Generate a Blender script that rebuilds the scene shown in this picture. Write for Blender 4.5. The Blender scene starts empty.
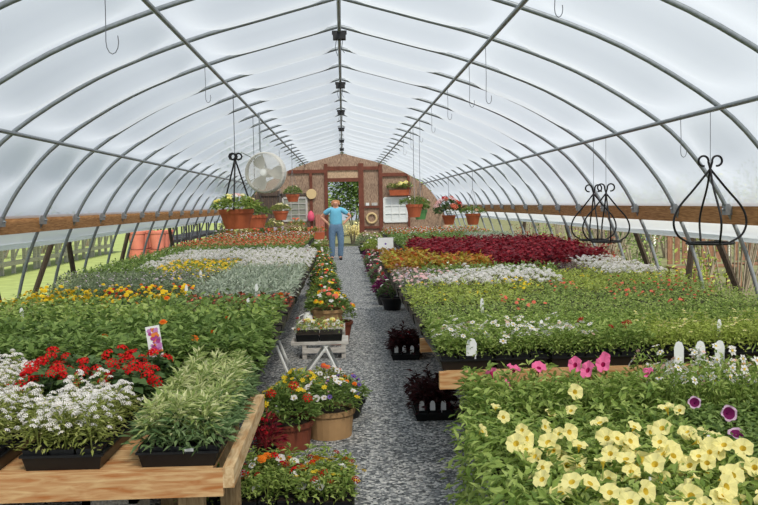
import bpy, math, random
import numpy as np
from mathutils import Matrix, Vector

SC = bpy.context.scene
COL = SC.collection
PI = math.pi

# ------------------------------------------------------------------ materials
def lin(c):
    return tuple(((v/255.0)/12.92 if v/255.0 <= 0.04045 else ((v/255.0+0.055)/1.055)**2.4) for v in c)

def new_mat(name):
    m = bpy.data.materials.new(name); m.use_nodes = True
    nt = m.node_tree; nt.nodes.clear()
    out = nt.nodes.new('ShaderNodeOutputMaterial')
    return m, nt, out

def plain(name, rgb, rough=0.6, metal=0.0, spec=0.4, noise=0.0, scale=20.0, bump=0.0):
    m, nt, out = new_mat(name)
    b = nt.nodes.new('ShaderNodeBsdfPrincipled')
    c = lin(rgb)
    b.inputs['Base Color'].default_value = (*c, 1)
    b.inputs['Roughness'].default_value = rough
    b.inputs['Metallic'].default_value = metal
    b.inputs['Specular IOR Level'].default_value = spec
    nt.links.new(b.outputs[0], out.inputs[0])
    if noise or bump:
        tc = nt.nodes.new('ShaderNodeTexCoord')
        n = nt.nodes.new('ShaderNodeTexNoise'); n.inputs['Scale'].default_value = scale
        n.inputs['Detail'].default_value = 5
        nt.links.new(tc.outputs['Object'], n.inputs['Vector'])
        if noise:
            r = nt.nodes.new('ShaderNodeValToRGB')
            r.color_ramp.elements[0].position = 0.3; r.color_ramp.elements[1].position = 0.7
            r.color_ramp.elements[0].color = (*[max(0, v*(1-noise)) for v in c], 1)
            r.color_ramp.elements[1].color = (*[min(1, v*(1+noise)) for v in c], 1)
            nt.links.new(n.outputs[0], r.inputs[0]); nt.links.new(r.outputs[0], b.inputs['Base Color'])
        if bump:
            bp = nt.nodes.new('ShaderNodeBump'); bp.inputs['Strength'].default_value = bump
            bp.inputs['Distance'].default_value = 0.01
            nt.links.new(n.outputs[0], bp.inputs['Height']); nt.links.new(bp.outputs[0], b.inputs['Normal'])
    return m

def leafy(name, cols, transl=0.35, rough=0.55, spec=0.25):
    """plant tissue: one of several tones per leaf (or petal), lets some light through"""
    m, nt, out = new_mat(name)
    g = nt.nodes.new('ShaderNodeNewGeometry')
    r = nt.nodes.new('ShaderNodeValToRGB')
    els = r.color_ramp.elements
    while len(els) < len(cols): els.new(0.5)
    for i, c in enumerate(cols):
        els[i].position = i/max(1, len(cols)-1); els[i].color = (*lin(c), 1)
    nt.links.new(g.outputs['Random Per Island'], r.inputs[0])
    b = nt.nodes.new('ShaderNodeBsdfPrincipled')
    b.inputs['Roughness'].default_value = rough
    b.inputs['Specular IOR Level'].default_value = spec
    t = nt.nodes.new('ShaderNodeBsdfTranslucent')
    mx = nt.nodes.new('ShaderNodeMixShader'); mx.inputs[0].default_value = transl
    nt.links.new(r.outputs[0], b.inputs['Base Color']); nt.links.new(r.outputs[0], t.inputs[0])
    nt.links.new(b.outputs[0], mx.inputs[1]); nt.links.new(t.outputs[0], mx.inputs[2])
    nt.links.new(mx.outputs[0], out.inputs[0])
    return m

def wood(name, a, bcol, rough=0.75, scale=6.0, axis=(1, 14, 14)):
    m, nt, out = new_mat(name)
    tc = nt.nodes.new('ShaderNodeTexCoord'); mp = nt.nodes.new('ShaderNodeMapping')
    mp.inputs['Scale'].default_value = axis
    n = nt.nodes.new('ShaderNodeTexNoise'); n.inputs['Scale'].default_value = scale; n.inputs['Detail'].default_value = 6
    n.inputs['Distortion'].default_value = 0.6
    r = nt.nodes.new('ShaderNodeValToRGB')
    r.color_ramp.elements[0].position = 0.3; r.color_ramp.elements[1].position = 0.72
    r.color_ramp.elements[0].color = (*lin(a), 1); r.color_ramp.elements[1].color = (*lin(bcol), 1)
    b = nt.nodes.new('ShaderNodeBsdfPrincipled'); b.inputs['Roughness'].default_value = rough
    b.inputs['Specular IOR Level'].default_value = 0.2
    bp = nt.nodes.new('ShaderNodeBump'); bp.inputs['Strength'].default_value = 0.3; bp.inputs['Distance'].default_value = 0.004
    nt.links.new(tc.outputs['Object'], mp.inputs[0]); nt.links.new(mp.outputs[0], n.inputs['Vector'])
    nt.links.new(n.outputs[0], r.inputs[0]); nt.links.new(r.outputs[0], b.inputs['Base Color'])
    nt.links.new(n.outputs[0], bp.inputs['Height']); nt.links.new(bp.outputs[0], b.inputs['Normal'])
    nt.links.new(b.outputs[0], out.inputs[0])
    return m

def film_mat(name, rgb, clear=0.16, diff=0.3):
    m, nt, out = new_mat(name)
    c = (*lin(rgb), 1)
    d = nt.nodes.new('ShaderNodeBsdfDiffuse'); d.inputs[0].default_value = c
    t = nt.nodes.new('ShaderNodeBsdfTranslucent'); t.inputs[0].default_value = c
    tr = nt.nodes.new('ShaderNodeBsdfTransparent'); tr.inputs[0].default_value = (1, 1, 1, 1)
    m1 = nt.nodes.new('ShaderNodeMixShader'); m1.inputs[0].default_value = diff
    nt.links.new(t.outputs[0], m1.inputs[1]); nt.links.new(d.outputs[0], m1.inputs[2])
    m2 = nt.nodes.new('ShaderNodeMixShader'); m2.inputs[0].default_value = clear
    nt.links.new(m1.outputs[0], m2.inputs[1]); nt.links.new(tr.outputs[0], m2.inputs[2])
    nt.links.new(m2.outputs[0], out.inputs[0])
    return m

def gravel_mat():
    m, nt, out = new_mat('gravel')
    tc = nt.nodes.new('ShaderNodeTexCoord')
    v = nt.nodes.new('ShaderNodeTexVoronoi'); v.inputs['Scale'].default_value = 62
    v2 = nt.nodes.new('ShaderNodeTexVoronoi'); v2.inputs['Scale'].default_value = 28
    n = nt.nodes.new('ShaderNodeTexNoise'); n.inputs['Scale'].default_value = 1.4; n.inputs['Detail'].default_value = 4
    for x in (v, v2, n): nt.links.new(tc.outputs['Object'], x.inputs['Vector'])
    sep = nt.nodes.new('ShaderNodeSeparateColor'); nt.links.new(v.outputs['Color'], sep.inputs[0])
    r = nt.nodes.new('ShaderNodeValToRGB')
    e = r.color_ramp.elements
    e[0].color = (*lin((74, 78, 80)), 1); e[1].color = (*lin((232, 232, 228)), 1)
    k = e.new(0.55); k.color = (*lin((150, 154, 156)), 1)
    nt.links.new(sep.outputs[0], r.inputs[0])
    mul = nt.nodes.new('ShaderNodeMix'); mul.data_type = 'RGBA'; mul.blend_type = 'MULTIPLY'; mul.inputs[0].default_value = 0.35
    nt.links.new(r.outputs[0], mul.inputs[6]); nt.links.new(n.outputs[0], mul.inputs[7])
    b = nt.nodes.new('ShaderNodeBsdfPrincipled'); b.inputs['Roughness'].default_value = 0.85
    b.inputs['Specular IOR Level'].default_value = 0.2
    nt.links.new(mul.outputs[2], b.inputs['Base Color'])
    ad = nt.nodes.new('ShaderNodeMath'); ad.operation = 'ADD'
    nt.links.new(v.outputs['Distance'], ad.inputs[0]); nt.links.new(v2.outputs['Distance'], ad.inputs[1])
    bp = nt.nodes.new('ShaderNodeBump'); bp.inputs['Strength'].default_value = 0.9; bp.inputs['Distance'].default_value = 0.012
    bp.invert = True
    nt.links.new(ad.outputs[0], bp.inputs['Height']); nt.links.new(bp.outputs[0], b.inputs['Normal'])
    nt.links.new(b.outputs[0], out.inputs[0])
    return m

M = {}
M['film'] = film_mat('poly_film', (208, 216, 226), 0.32, 0.3)
M['curtain'] = film_mat('curtain_film', (222, 228, 232), 0.08, 0.35)
M['steel'] = plain('galvanized_steel', (142, 148, 152), 0.45, 0.55, noise=0.15, scale=30)
M['iron'] = plain('black_iron', (26, 26, 28), 0.5, 0.3)
M['wire'] = plain('hook_wire', (120, 122, 126), 0.4, 0.8)
M['hipwood'] = wood('hip_board_wood', (132, 92, 56), (190, 142, 94), axis=(14, 1, 14))
M['benchwood'] = wood('bench_wood', (176, 112, 62), (222, 190, 140), axis=(2, 14, 14), scale=4)
M['benchside'] = wood('bench_side_wood', (176, 132, 84), (226, 202, 160), axis=(14, 2, 14), scale=4)
M['post'] = wood('post_wood', (128, 104, 74), (182, 156, 116), axis=(14, 14, 2))
M['darkpost'] = wood('dark_post_wood', (44, 38, 32), (78, 68, 56), axis=(14, 14, 2))
M['black'] = plain('black_plastic', (20, 21, 23), 0.42, spec=0.4)
M['soil'] = plain('potting_soil', (46, 36, 28), 0.95, noise=0.5, scale=60, bump=0.6)
M['terra'] = plain('terracotta', (176, 92, 58), 0.8, noise=0.15, scale=9)
M['terrabright'] = plain('bright_terracotta', (196, 104, 70), 0.75, noise=0.1, scale=9)
M['chairwood'] = wood('chair_wood', (104, 76, 58), (140, 108, 86), axis=(8, 8, 2))
M['terrapink'] = plain('salmon_plastic', (188, 114, 96), 0.6, noise=0.1, scale=7)
M['brownpot'] = plain('reddish_brown_pot', (126, 66, 46), 0.7, noise=0.15, scale=9)
M['tanpot'] = plain('tan_pot', (178, 142, 100), 0.8, noise=0.12, scale=9)
M['tag'] = plain('white_tag', (236, 238, 238), 0.5)
M['concrete'] = plain('concrete', (158, 152, 142), 0.95, noise=0.35, scale=90, bump=0.6)
M['gravel'] = gravel_mat()
M['lawn'] = plain('lawn', (142, 156, 92), 0.9, noise=0.18, scale=3)
M['dirt'] = plain('dirt', (112, 114, 78), 0.95, noise=0.3, scale=2.5, bump=0.4)
M['plywood'] = wood('weathered_plywood', (112, 88, 74), (196, 168, 144), axis=(10, 3, 2), scale=5)
M['transom'] = plain('pale_ply', (196, 168, 138), 0.9, noise=0.25, scale=22)
M['redwood'] = plain('red_brown_frame', (112, 62, 46), 0.7, noise=0.2, scale=8)
M['darkboard'] = wood('dark_board', (74, 62, 56), (110, 96, 86), axis=(8, 8, 1))
M['paleboard'] = wood('pale_board', (168, 164, 158), (214, 210, 204), axis=(2, 8, 8))
M['white'] = plain('white_paint', (232, 234, 232), 0.5)
M['sign'] = plain('white_sign', (240, 240, 240), 0.5)
M['skin'] = plain('skin', (214, 160, 132), 0.5)
M['shirt'] = plain('blue_tee', (116, 194, 226), 0.8, noise=0.06, scale=14)
M['jeans'] = plain('jeans', (104, 132, 160), 0.85, noise=0.15, scale=25)
M['hair'] = plain('hair', (176, 122, 82), 0.7, noise=0.2, scale=60)
M['shoe'] = plain('shoe', (52, 46, 44), 0.7)
M['dark'] = plain('dark_item', (36, 36, 40), 0.6)
M['bark'] = plain('bark', (146, 136, 120), 0.95, noise=0.25, scale=20)
M['barrel'] = plain('blue_barrel', (74, 108, 150), 0.5)
M['pink'] = plain('pink_bag', (232, 92, 122), 0.6)
M['lattice'] = plain('pinkish_panel', (186, 122, 106), 0.7, noise=0.2, scale=12)
M['straw'] = plain('straw_disc', (216, 190, 142), 0.8)
M['lid'] = plain('green_plastic', (96, 150, 92), 0.6)
M['fanmetal'] = plain('fan_grey', (206, 204, 196), 0.5, 0.0)
M['glassy'] = plain('window_pane', (226, 230, 230), 0.25)
M['dimpane'] = plain('dim_pane', (150, 152, 140), 0.25)

# leaf tones
L = {}
def leaf(k, *cols, **kw): L[k] = leafy('leaf_' + k, cols, **kw)
leaf('mid', (88, 114, 56), (122, 148, 76), (154, 176, 102))
leaf('bright', (104, 132, 60), (146, 168, 84), (182, 198, 116))
leaf('lime', (136, 154, 66), (166, 182, 84), (190, 200, 110))
leaf('dark', (62, 86, 50), (84, 110, 62), (104, 130, 76))
leaf('olive', (122, 134, 62), (156, 166, 88), (184, 188, 118))
leaf('creamleaf', (124, 150, 82), (168, 184, 112), (204, 210, 150), (228, 228, 184))
leaf('feather', (92, 120, 76), (122, 148, 98), (152, 174, 122))
leaf('silver', (140, 154, 130), (170, 182, 160), (196, 204, 186))
leaf('greygreen', (104, 120, 88), (132, 148, 112), (160, 172, 138))
leaf('coleus', (118, 26, 40), (158, 40, 54), (92, 22, 36), (180, 62, 68))
leaf('rust', (176, 84, 40), (196, 142, 56), (172, 180, 72), (150, 60, 40))
leaf('purpleleaf', (92, 70, 74), (126, 104, 104), (150, 134, 130))
leaf('blackred', (44, 18, 22), (70, 24, 28), (54, 34, 30))
leaf('begonia', (124, 42, 38), (92, 84, 44), (160, 60, 52))
leaf('tree', (66, 92, 44), (98, 126, 62), (128, 152, 84))
def petal(k, *cols): L[k] = leafy('petal_' + k, cols, transl=0.3, rough=0.6, spec=0.1)
petal('white', (232, 230, 226), (244, 242, 240), (226, 220, 218))
petal('lilacwhite', (244, 238, 234), (250, 248, 244), (240, 232, 230))
petal('yellowpale', (246, 236, 146), (250, 242, 176), (244, 228, 118))
petal('yellowthroat', (234, 204, 72), (240, 212, 90))
petal('yellow', (240, 206, 40), (248, 222, 70), (232, 188, 30))
petal('orange', (236, 128, 36), (244, 150, 50), (226, 104, 34))
petal('red', (206, 26, 30), (228, 40, 38), (186, 18, 26))
petal('darkred', (150, 20, 30), (178, 30, 40))
petal('coral', (226, 104, 82), (236, 130, 104))
petal('pinkhot', (240, 100, 158), (248, 128, 178), (232, 84, 140))
petal('pinkthroat', (176, 30, 92), (196, 44, 108))
petal('pinkpale', (240, 186, 186), (246, 206, 206))
petal('purple', (112, 30, 84), (130, 40, 98))
petal('purpleedge', (214, 176, 206), (226, 196, 218))
petal('violet', (110, 92, 170), (136, 116, 190))
petal('lavender', (190, 172, 190), (208, 194, 206))
petal('eye', (226, 196, 80), (214, 180, 60))
petal('cream', (238, 226, 160), (244, 236, 190))
petal('salmon', (238, 176, 140), (244, 196, 160))

# ------------------------------------------------------------------ mesh collector
class MB:
    def __init__(s):
        s.v = []; s.f = []; s.m = []; s.n = 0
    def add(s, verts, faces, mi=0):
        """verts (k,3); faces list of index tuples"""
        verts = np.asarray(verts, float)
        s.v.append(verts)
        o = s.n
        s.f.extend([tuple(i + o for i in f) for f in faces]); s.m.extend([mi]*len(faces))
        s.n += len(verts)
    def addn(s, V, faces, mis):
        """V (n,k,3) copies of a template with faces; mis one material per template face"""
        n, k, _ = V.shape
        if n == 0: return
        o = s.n
        s.v.append(V.reshape(-1, 3))
        for f, mi in zip(faces, mis):
            idx = (np.arange(n)[:, None]*k + np.array(f)[None, :] + o).tolist()
            s.f.extend(idx); s.m.extend([mi]*n)
        s.n += n*k
    def box(s, x0, x1, y0, y1, z0, z1, mi=0, rot=None, at=None):
        v = np.array([(x, y, z) for x in (x0, x1) for y in (y0, y1) for z in (z0, z1)], float)
        if rot is not None: v = v @ np.array(rot).T
        if at is not None: v = v + np.array(at)
        s.add(v, [(0, 1, 3, 2), (4, 6, 7, 5), (0, 4, 5, 1), (2, 3, 7, 6), (0, 2, 6, 4), (1, 5, 7, 3)], mi)
    def taper(s, x0, x1, y0, y1, z0, z1, inset, mi=0, cap=True):
        a = inset
        v = [(x0+a, y0+a, z0), (x1-a, y0+a, z0), (x1-a, y1-a, z0), (x0+a, y1-a, z0), (x0, y0, z1), (x1, y0, z1), (x1, y1, z1), (x0, y1, z1)]
        f = [(3, 2, 1, 0), (0, 1, 5, 4), (1, 2, 6, 5), (2, 3, 7, 6), (3, 0, 4, 7)]
        if cap: f.append((4, 5, 6, 7))
        s.add(v, f, mi)
    def lathe(s, prof, seg=20, mi=0, c=(0, 0, 0), close=False):
        n = len(prof)
        a = np.linspace(0, 2*PI, seg, endpoint=False)
        V = np.array([[(r*math.cos(t)+c[0], r*math.sin(t)+c[1], z+c[2]) for r, z in prof] for t in a]).reshape(-1, 3)
        F = []
        for i in range(seg):
            j = (i+1) % seg
            for k in range(n-1):
                F.append((i*n+k, j*n+k, j*n+k+1, i*n+k+1))
        s.add(V, F, mi)
    def disc(s, r, z, seg=20, mi=0, c=(0, 0)):
        a = np.linspace(0, 2*PI, seg, endpoint=False)
        V = [(r*math.cos(t)+c[0], r*math.sin(t)+c[1], z) for t in a]
        s.add(V, [tuple(range(seg))], mi)
    def tube(s, pts, r, seg=6, mi=0, closed=False, caps=True):
        P = [Vector(p) for p in pts]; n = len(P)
        rs = r if hasattr(r, '__len__') else [r]*n
        V = []; up = None
        for i in range(n):
            if closed: t = P[(i+1) % n]-P[i-1]
            else: t = P[min(i+1, n-1)]-P[max(i-1, 0)]
            t.normalize()
            if up is None:
                up = Vector((0, 0, 1)) if abs(t.z) < 0.9 else Vector((1, 0, 0))
            sd = t.cross(up)
            if sd.length < 1e-4: sd = t.cross(Vector((0.3, 1, 0.2)))
            sd.normalize(); u2 = sd.cross(t).normalized(); up = u2
            for k in range(seg):
                a = 2*PI*k/seg
                V.append(P[i] + sd*math.cos(a)*rs[i] + u2*math.sin(a)*rs[i])
        F = []
        for i in range(n if closed else n-1):
            j = (i+1) % n
            for k in range(seg):
                l = (k+1) % seg
                F.append((i*seg+k, i*seg+l, j*seg+l, j*seg+k))
        if caps and not closed:
            F.append(tuple(range(seg))[::-1]); F.append(tuple((n-1)*seg+k for k in range(seg)))
        s.add([tuple(v) for v in V], F, mi)
    def mesh(s, name, mats, smooth=False):
        me = bpy.data.meshes.new(name)
        v = np.concatenate(s.v) if s.v else np.zeros((0, 3))
        me.from_pydata(v.tolist(), [], s.f)
        for m in mats: me.materials.append(m)
        me.polygons.foreach_set('material_index', s.m)
        if smooth: me.polygons.foreach_set('use_smooth', [True]*len(s.f))
        me.update()
        return me

def tag(o, label=None, cat=None, group=None, kind=None):
    if label: o['label'] = label
    if cat: o['category'] = cat
    if group: o['group'] = group
    if kind: o['kind'] = kind
    return o

def link(name, data, parent=None, loc=(0, 0, 0), rz=0.0):
    o = bpy.data.objects.new(name, data); COL.objects.link(o)
    o.location = loc; o.rotation_euler = (0, 0, rz)
    if parent: o.parent = parent
    return o

def put(name, mb, mats, parent=None, loc=(0, 0, 0), rz=0.0, smooth=False):
    if not isinstance(mats, (list, tuple)): mats = [mats]
    return link(name, mb.mesh(name, mats, smooth), parent, loc, rz)

def copy_tree(o, parent=None):
    kids = list(o.children)
    c = o.copy(); COL.objects.link(c); c.parent = parent
    for k in kids: copy_tree(k, c)
    return c

# ------------------------------------------------------------------ plants
HI_LEAF = (np.array([(0, 0, 0), (.45, -.5, .06), (1, 0, -.10), (.5, 0, -.07), (.45, .5, .06)]), [(0, 1, 2, 3), (0, 3, 2, 4)])
LO_LEAF = (np.array([(0, 0, 0), (.5, -.5, 0), (1, 0, -.05), (.5, .5, 0)]), [(0, 1, 2, 3)])

def frames(az, el, roll=None):
    d = np.stack([np.cos(az)*np.cos(el), np.sin(az)*np.cos(el), np.sin(el)], 1)
    s_ = np.stack([-np.sin(az), np.cos(az), np.zeros_like(az)], 1)
    n = np.cross(d, s_)
    if roll is not None:
        c, q = np.cos(roll)[:, None], np.sin(roll)[:, None]
        s2 = s_*c + n*q; n = n*c - s_*q; s_ = s2
    return d, s_, n

def leaves(mb, rng, pos, az, el, length, width, hi=True, mi=0):
    n = len(pos)
    T, F = HI_LEAF if hi else LO_LEAF
    d, s_, nm = frames(az, el, rng.normal(0, .35, n))
    ln = (length*rng.uniform(.65, 1.2, n))[:, None, None]
    w = ln*(width/length)
    V = pos[:, None, :] + ln*T[None, :, 0, None]*d[:, None, :] + w*T[None, :, 1, None]*s_[:, None, :] + ln*T[None, :, 2, None]*nm[:, None, :]
    mb.addn(V, F, [mi]*len(F))

def flower_tpl(kind):
    """unit template facing +z: verts, faces, material slot per face (0 petal, 1 eye)"""
    if kind in ('petunia', 'banded'):
        k = 20; V = []; F = []; Mi = []
        for r, z in ((1.0, .05), (.30 if kind == 'petunia' else .72, -.16 if kind == 'petunia' else -.04), (.13, -.6)):
            for i in range(k):
                a = 2*PI*i/k
                rr = r*(1 - (.16 if r == 1.0 else 0.03)*abs(math.cos(a*2.5))**4 + (.025*math.sin(a*9) if r == 1.0 else 0))
                V.append((rr*math.cos(a), rr*math.sin(a), z + (.13*math.sin(a*5+1) + .06*math.sin(a*8) if r == 1.0 else 0)))
        for i in range(k):
            j = (i+1) % k
            F.append((i, j, k+j, k+i)); Mi.append(0)
            F.append((k+i, k+j, 2*k+j, 2*k+i)); Mi.append(1)
        V.append((0, 0, -1.15)); c = len(V)-1
        for i in range(k):
            F.append((2*k+i, 2*k+(i+1) % k, c)); Mi.append(1)
        return np.array(V), F, Mi
    if kind == 'daisy':
        V = []; F = []; Mi = []; k = 6
        for i in range(k):
            a = 2*PI*i/k; b = .46; o = len(V)
            V += [(0.15*math.cos(a), .15*math.sin(a), 0), (.7*math.cos(a-b), .7*math.sin(a-b), .05), (1.0*math.cos(a), math.sin(a), .0), (.7*math.cos(a+b), .7*math.sin(a+b), .05)]
            F.append((o, o+1, o+2, o+3)); Mi.append(0)
        o = len(V)
        V += [(.28*math.cos(2*PI*i/6), .28*math.sin(2*PI*i/6), .08) for i in range(6)]
        F.append(tuple(range(o, o+6))); Mi.append(1)
        return np.array(V), F, Mi
    if kind == 'pompon':
        V = []; F = []; Mi = []
        for r, z in ((1.0, 0), (.75, .28), (.45, .5)):
            k = 12; o = len(V)
            for i in range(k):
                a = 2*PI*i/k + z*2; rr = r*(1 if i % 2 else .82)
                V.append((rr*math.cos(a), rr*math.sin(a), z + (.06 if i % 2 else 0)))
            V.append((0, 0, z+.12))
            for i in range(k):
                F.append((o+i, o+(i+1) % k, o+k)); Mi.append(0 if r > .5 else 1)
        return np.array(V), F, Mi
    if kind == 'cluster':
        V = []; F = []; Mi = []; n = 20
        for i in range(n):
            z = 1 - .75*(i+.5)/n; r = math.sqrt(1-z*z); a = i*2.39996
            c = Vector((r*math.cos(a), r*math.sin(a), z*.8)); nn = Vector((r*math.cos(a), r*math.sin(a), z)).normalized()
            t = nn.cross(Vector((0.3, 0.2, 1))).normalized(); b = nn.cross(t)
            q = .24; o = len(V)
            V += [tuple(c+t*q), tuple(c+b*q), tuple(c-t*q), tuple(c-b*q)]
            F.append((o, o+1, o+2, o+3)); Mi.append(0)
        return np.array(V), F, Mi
    if kind == 'spike':
        V = []; F = []; Mi = []
        for i in range(10):
            z = .2 + 2.4*i/10; a = i*2.4; r = .5*(1-.6*i/10); o = len(V)
            c = Vector((r*.5*math.cos(a), r*.5*math.sin(a), z)); d = Vector((math.cos(a), math.sin(a), .3))*r; t = Vector((-math.sin(a), math.cos(a), 0))*r*.7
            V += [tuple(c-t*.3), tuple(c+d*.7-t), tuple(c+d), tuple(c+d*.7+t)]
            F.append((o, o+1, o+2, o+3)); Mi.append(0)
        return np.array(V), F, Mi
    # dot: a low domed hexagon
    V = [(math.cos(PI*i/3), math.sin(PI*i/3), 0) for i in range(6)] + [(0, 0, .35)]
    return np.array(V), [(i, (i+1) % 6, 6) for i in range(6)], [0]*6
TPL = {k: flower_tpl(k) for k in ('petunia', 'banded', 'daisy', 'pompon', 'cluster', 'spike', 'dot')}

def place_flowers(mb, rng, kind, pos, nrm, size, mi=0, mi_eye=0):
    V0, F, Mi = TPL[kind]
    n = len(pos)
    if n == 0: return
    nz = nrm/np.linalg.norm(nrm, axis=1, keepdims=True)
    ref = np.stack([np.cos(rng.uniform(0, 6.3, n)), np.sin(rng.uniform(0, 6.3, n)), rng.uniform(-.3, .3, n)], 1)
    t = np.cross(nz, ref); t /= (np.linalg.norm(t, axis=1, keepdims=True)+1e-6)
    b = np.cross(nz, t)
    sz = (size*rng.uniform(.75, 1.15, n))[:, None, None]
    V = pos[:, None, :] + sz*(V0[None, :, 0, None]*t[:, None, :] + V0[None, :, 1, None]*b[:, None, :] + V0[None, :, 2, None]*nz[:, None, :])
    mb.addn(V, F, [mi if q == 0 else mi_eye for q in Mi])

def scatter(rng, n, cells, rad, H, z0, squash=.5, top=False):
    """points in mounded plants standing at CELLS: positions, outward azimuth, how far out (0..1)"""
    ci = rng.integers(0, len(cells), n)
    rho = np.sqrt(rng.uniform(0, 1, n)); a = rng.uniform(0, 2*PI, n)
    hh = H*(.85 + .3*((ci*7919) % 13)/13.0)
    surf = hh*(1 - squash*rho**2)
    u = np.ones(n) if top else np.sqrt(rng.uniform(.12, 1, n))
    c = np.asarray(cells)[ci]
    pos = np.stack([c[:, 0]+rad*rho*np.cos(a), c[:, 1]+rad*rho*np.sin(a), z0 + surf*u], 1)
    return pos, a, rho

# kind: leaf length, width, leaf count hi, leaf count lo, height, leaf material, elevation, squash, flowers [(type,size,nhi,nlo,petal,eye)]
K = {
 'alyssum':   (.030, .009, 3000, 0, .165, 'olive', .5, .6, [('cluster', .0145, 350, 0, 'lilacwhite', None), ('dot', .004, 120, 0, 'cream', None)]),
 'feathery':  (.046, .011, 2600, 0, .165, 'creamleaf', .75, .4, [('spike', .009, 8, 0, 'cream', None)]),
 'geranium':  (.05, .042, 700, 0, .17, 'dark', .3, .35, [('cluster', .030, 34, 0, 'red', None)]),
 'tomato':    (.060, .026, 1200, 420, .20, 'mid', .35, .4, [('pompon', .022, 1, 1, 'orange', 'orange')]),
 'zinnia':    (.060, .026, 1300, 420, .20, 'mid', .4, .4, [('pompon', .024, 1, 1, 'orange', 'orange')]),
 'basil':     (.050, .026, 1300, 480, .19, 'bright', .3, .4, [('dot', .010, 5, 3, 'cream', None)]),
 'marigold':  (.040, .014, 0, 420, .15, 'mid', .4, .35, [('pompon', .023, 0, 26, 'yellow', 'yellow')]),
 'marigoldorange': (.040, .014, 0, 420, .15, 'dark', .4, .35, [('pompon', .023, 0, 18, 'yellow', 'yellow'), ('pompon', .023, 0, 4, 'orange', 'orange'), ('dot', .014, 0, 10, 'darkred', None)]),
 'dusty':     (.050, .016, 0, 560, .17, 'silver', .75, .3, []),
 'greygreen': (.045, .014, 0, 560, .16, 'greygreen', .7, .35, [('dot', .010, 0, 14, 'lavender', None)]),
 'melampodium': (.04, .018, 0, 440, .17, 'bright', .35, .4, [('daisy', .022, 0, 40, 'yellow', 'orange'), ('dot', .012, 0, 14, 'lavender', None)]),
 'lavendermix': (.04, .014, 0, 460, .17, 'greygreen', .5, .4, [('dot', .012, 0, 46, 'lavender', None), ('dot', .014, 0, 14, 'yellow', None)]),
 'begonia':   (.035, .028, 0, 420, .12, 'begonia', .3, .4, [('dot', .014, 0, 26, 'coral', None)]),
 'whitebed':  (.035, .010, 0, 420, .16, 'olive', .5, .4, [('cluster', .020, 0, 80, 'white', None)]),
 'greenbed':  (.050, .018, 0, 500, .17, 'mid', .5, .4, [('dot', .010, 0, 4, 'white', None)]),
 'redbed':    (.040, .016, 0, 400, .18, 'mid', .4, .4, [('cluster', .022, 0, 6, 'red', None), ('cluster', .022, 0, 12, 'coral', None), ('cluster', .022, 0, 5, 'salmon', None)]),
 'mixbed':    (.040, .018, 0, 420, .18, 'mid', .4, .4, [('dot', .018, 0, 14, 'red', None), ('dot', .018, 0, 14, 'white', None), ('dot', .018, 0, 10, 'orange', None)]),
 'petunia':   (.048, .020, 1100, 0, .19, 'bright', .35, .4, []),
 'petuniadark': (.040, .019, 1500, 0, .18, 'mid', .2, .35, []),
 'calibrachoa': (.028, .011, 2100, 700, .14, 'bright', .4, .4, [('daisy', .020, 60, 40, 'white', 'eye'), ('daisy', .014, 10, 8, 'pinkpale', 'eye')]),
 'calyellow': (.026, .012, 1500, 620, .14, 'lime', .4, .4, [('daisy', .015, 40, 30, 'cream', 'yellow')]),
 'verbena':   (.034, .014, 1300, 520, .15, 'bright', .35, .4, [('cluster', .022, 5, 5, 'darkred', None)]),
 'portulaca': (.024, .012, 1700, 800, .14, 'bright', .4, .45, [('dot', .008, 10, 10, 'lime', None)]),
 'portulacacoral': (.024, .012, 1700, 800, .14, 'bright', .4, .45, [('dot', .014, 8, 16, 'coral', None)]),
 'limebed':   (.034, .014, 0, 640, .15, 'lime', .5, .4, [('dot', .010, 0, 6, 'yellow', None)]),
 'limeyellow': (.034, .014, 0, 560, .15, 'lime', .5, .4, [('dot', .014, 0, 34, 'yellow', None)]),
 'lavenderbed': (.030, .012, 0, 480, .15, 'greygreen', .5, .4, [('daisy', .018, 0, 40, 'pinkpale', None), ('daisy', .018, 0, 20, 'lavender', None)]),
 'purplebed': (.034, .014, 0, 560, .17, 'purpleleaf', .5, .35, []),
 'coleus':    (.060, .040, 0, 460, .28, 'coleus', .15, .35, []),
 'coleusrust': (.060, .038, 0, 420, .22, 'rust', .2, .35, []),
 'silverbed': (.050, .018, 0, 480, .20, 'silver', .8, .3, []),
 'darkplant': (.060, .024, 700, 420, .20, 'blackred', .5, .4, []),
}
TW, TD = .275, .52
CELLS = [(-TW/2+TW*(i+.5)/3, -TD/2+TD*(j+.5)/6) for i in range(3) for j in range(6)]

def tray_mesh(hi, inner=False):
    mb = MB()
    if hi and not inner:
        mb.taper(-TW/2, TW/2, -TD/2, TD/2, 0, .052, .012, 0, cap=False)
        w = .006                                                   # rolled rim
        for x in (-TW/2, TW/2): mb.box(x-w, x+w, -TD/2-w, TD/2+w, .048, .056)
        for y in (-TD/2, TD/2): mb.box(-TW/2-w, TW/2+w, y-w, y+w, .048, .056)
    elif hi:
        cw, cd = TW/3, TD/6
        for i in range(3):
            for j in range(6):
                x0, y0 = -TW/2+cw*i, -TD/2+cd*j
                mb.taper(x0+.003, x0+cw-.003, y0+.003, y0+cd-.003, .004, .074, .008, 0, cap=False)
                mb.add([(x0+.006, y0+.006, .064), (x0+cw-.006, y0+.006, .064), (x0+cw-.006, y0+cd-.006, .064), (x0+.006, y0+cd-.006, .064)], [(0, 1, 2, 3)], 1)
    else:
        mb.taper(-TW/2, TW/2, -TD/2, TD/2, 0, .07, .012, 0, cap=False)
        mb.add([(-TW/2, -TD/2, .066), (TW/2, -TD/2, .066), (TW/2, TD/2, .066), (-TW/2, TD/2, .066)], [(0, 1, 2, 3)], 1)
    return mb

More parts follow.
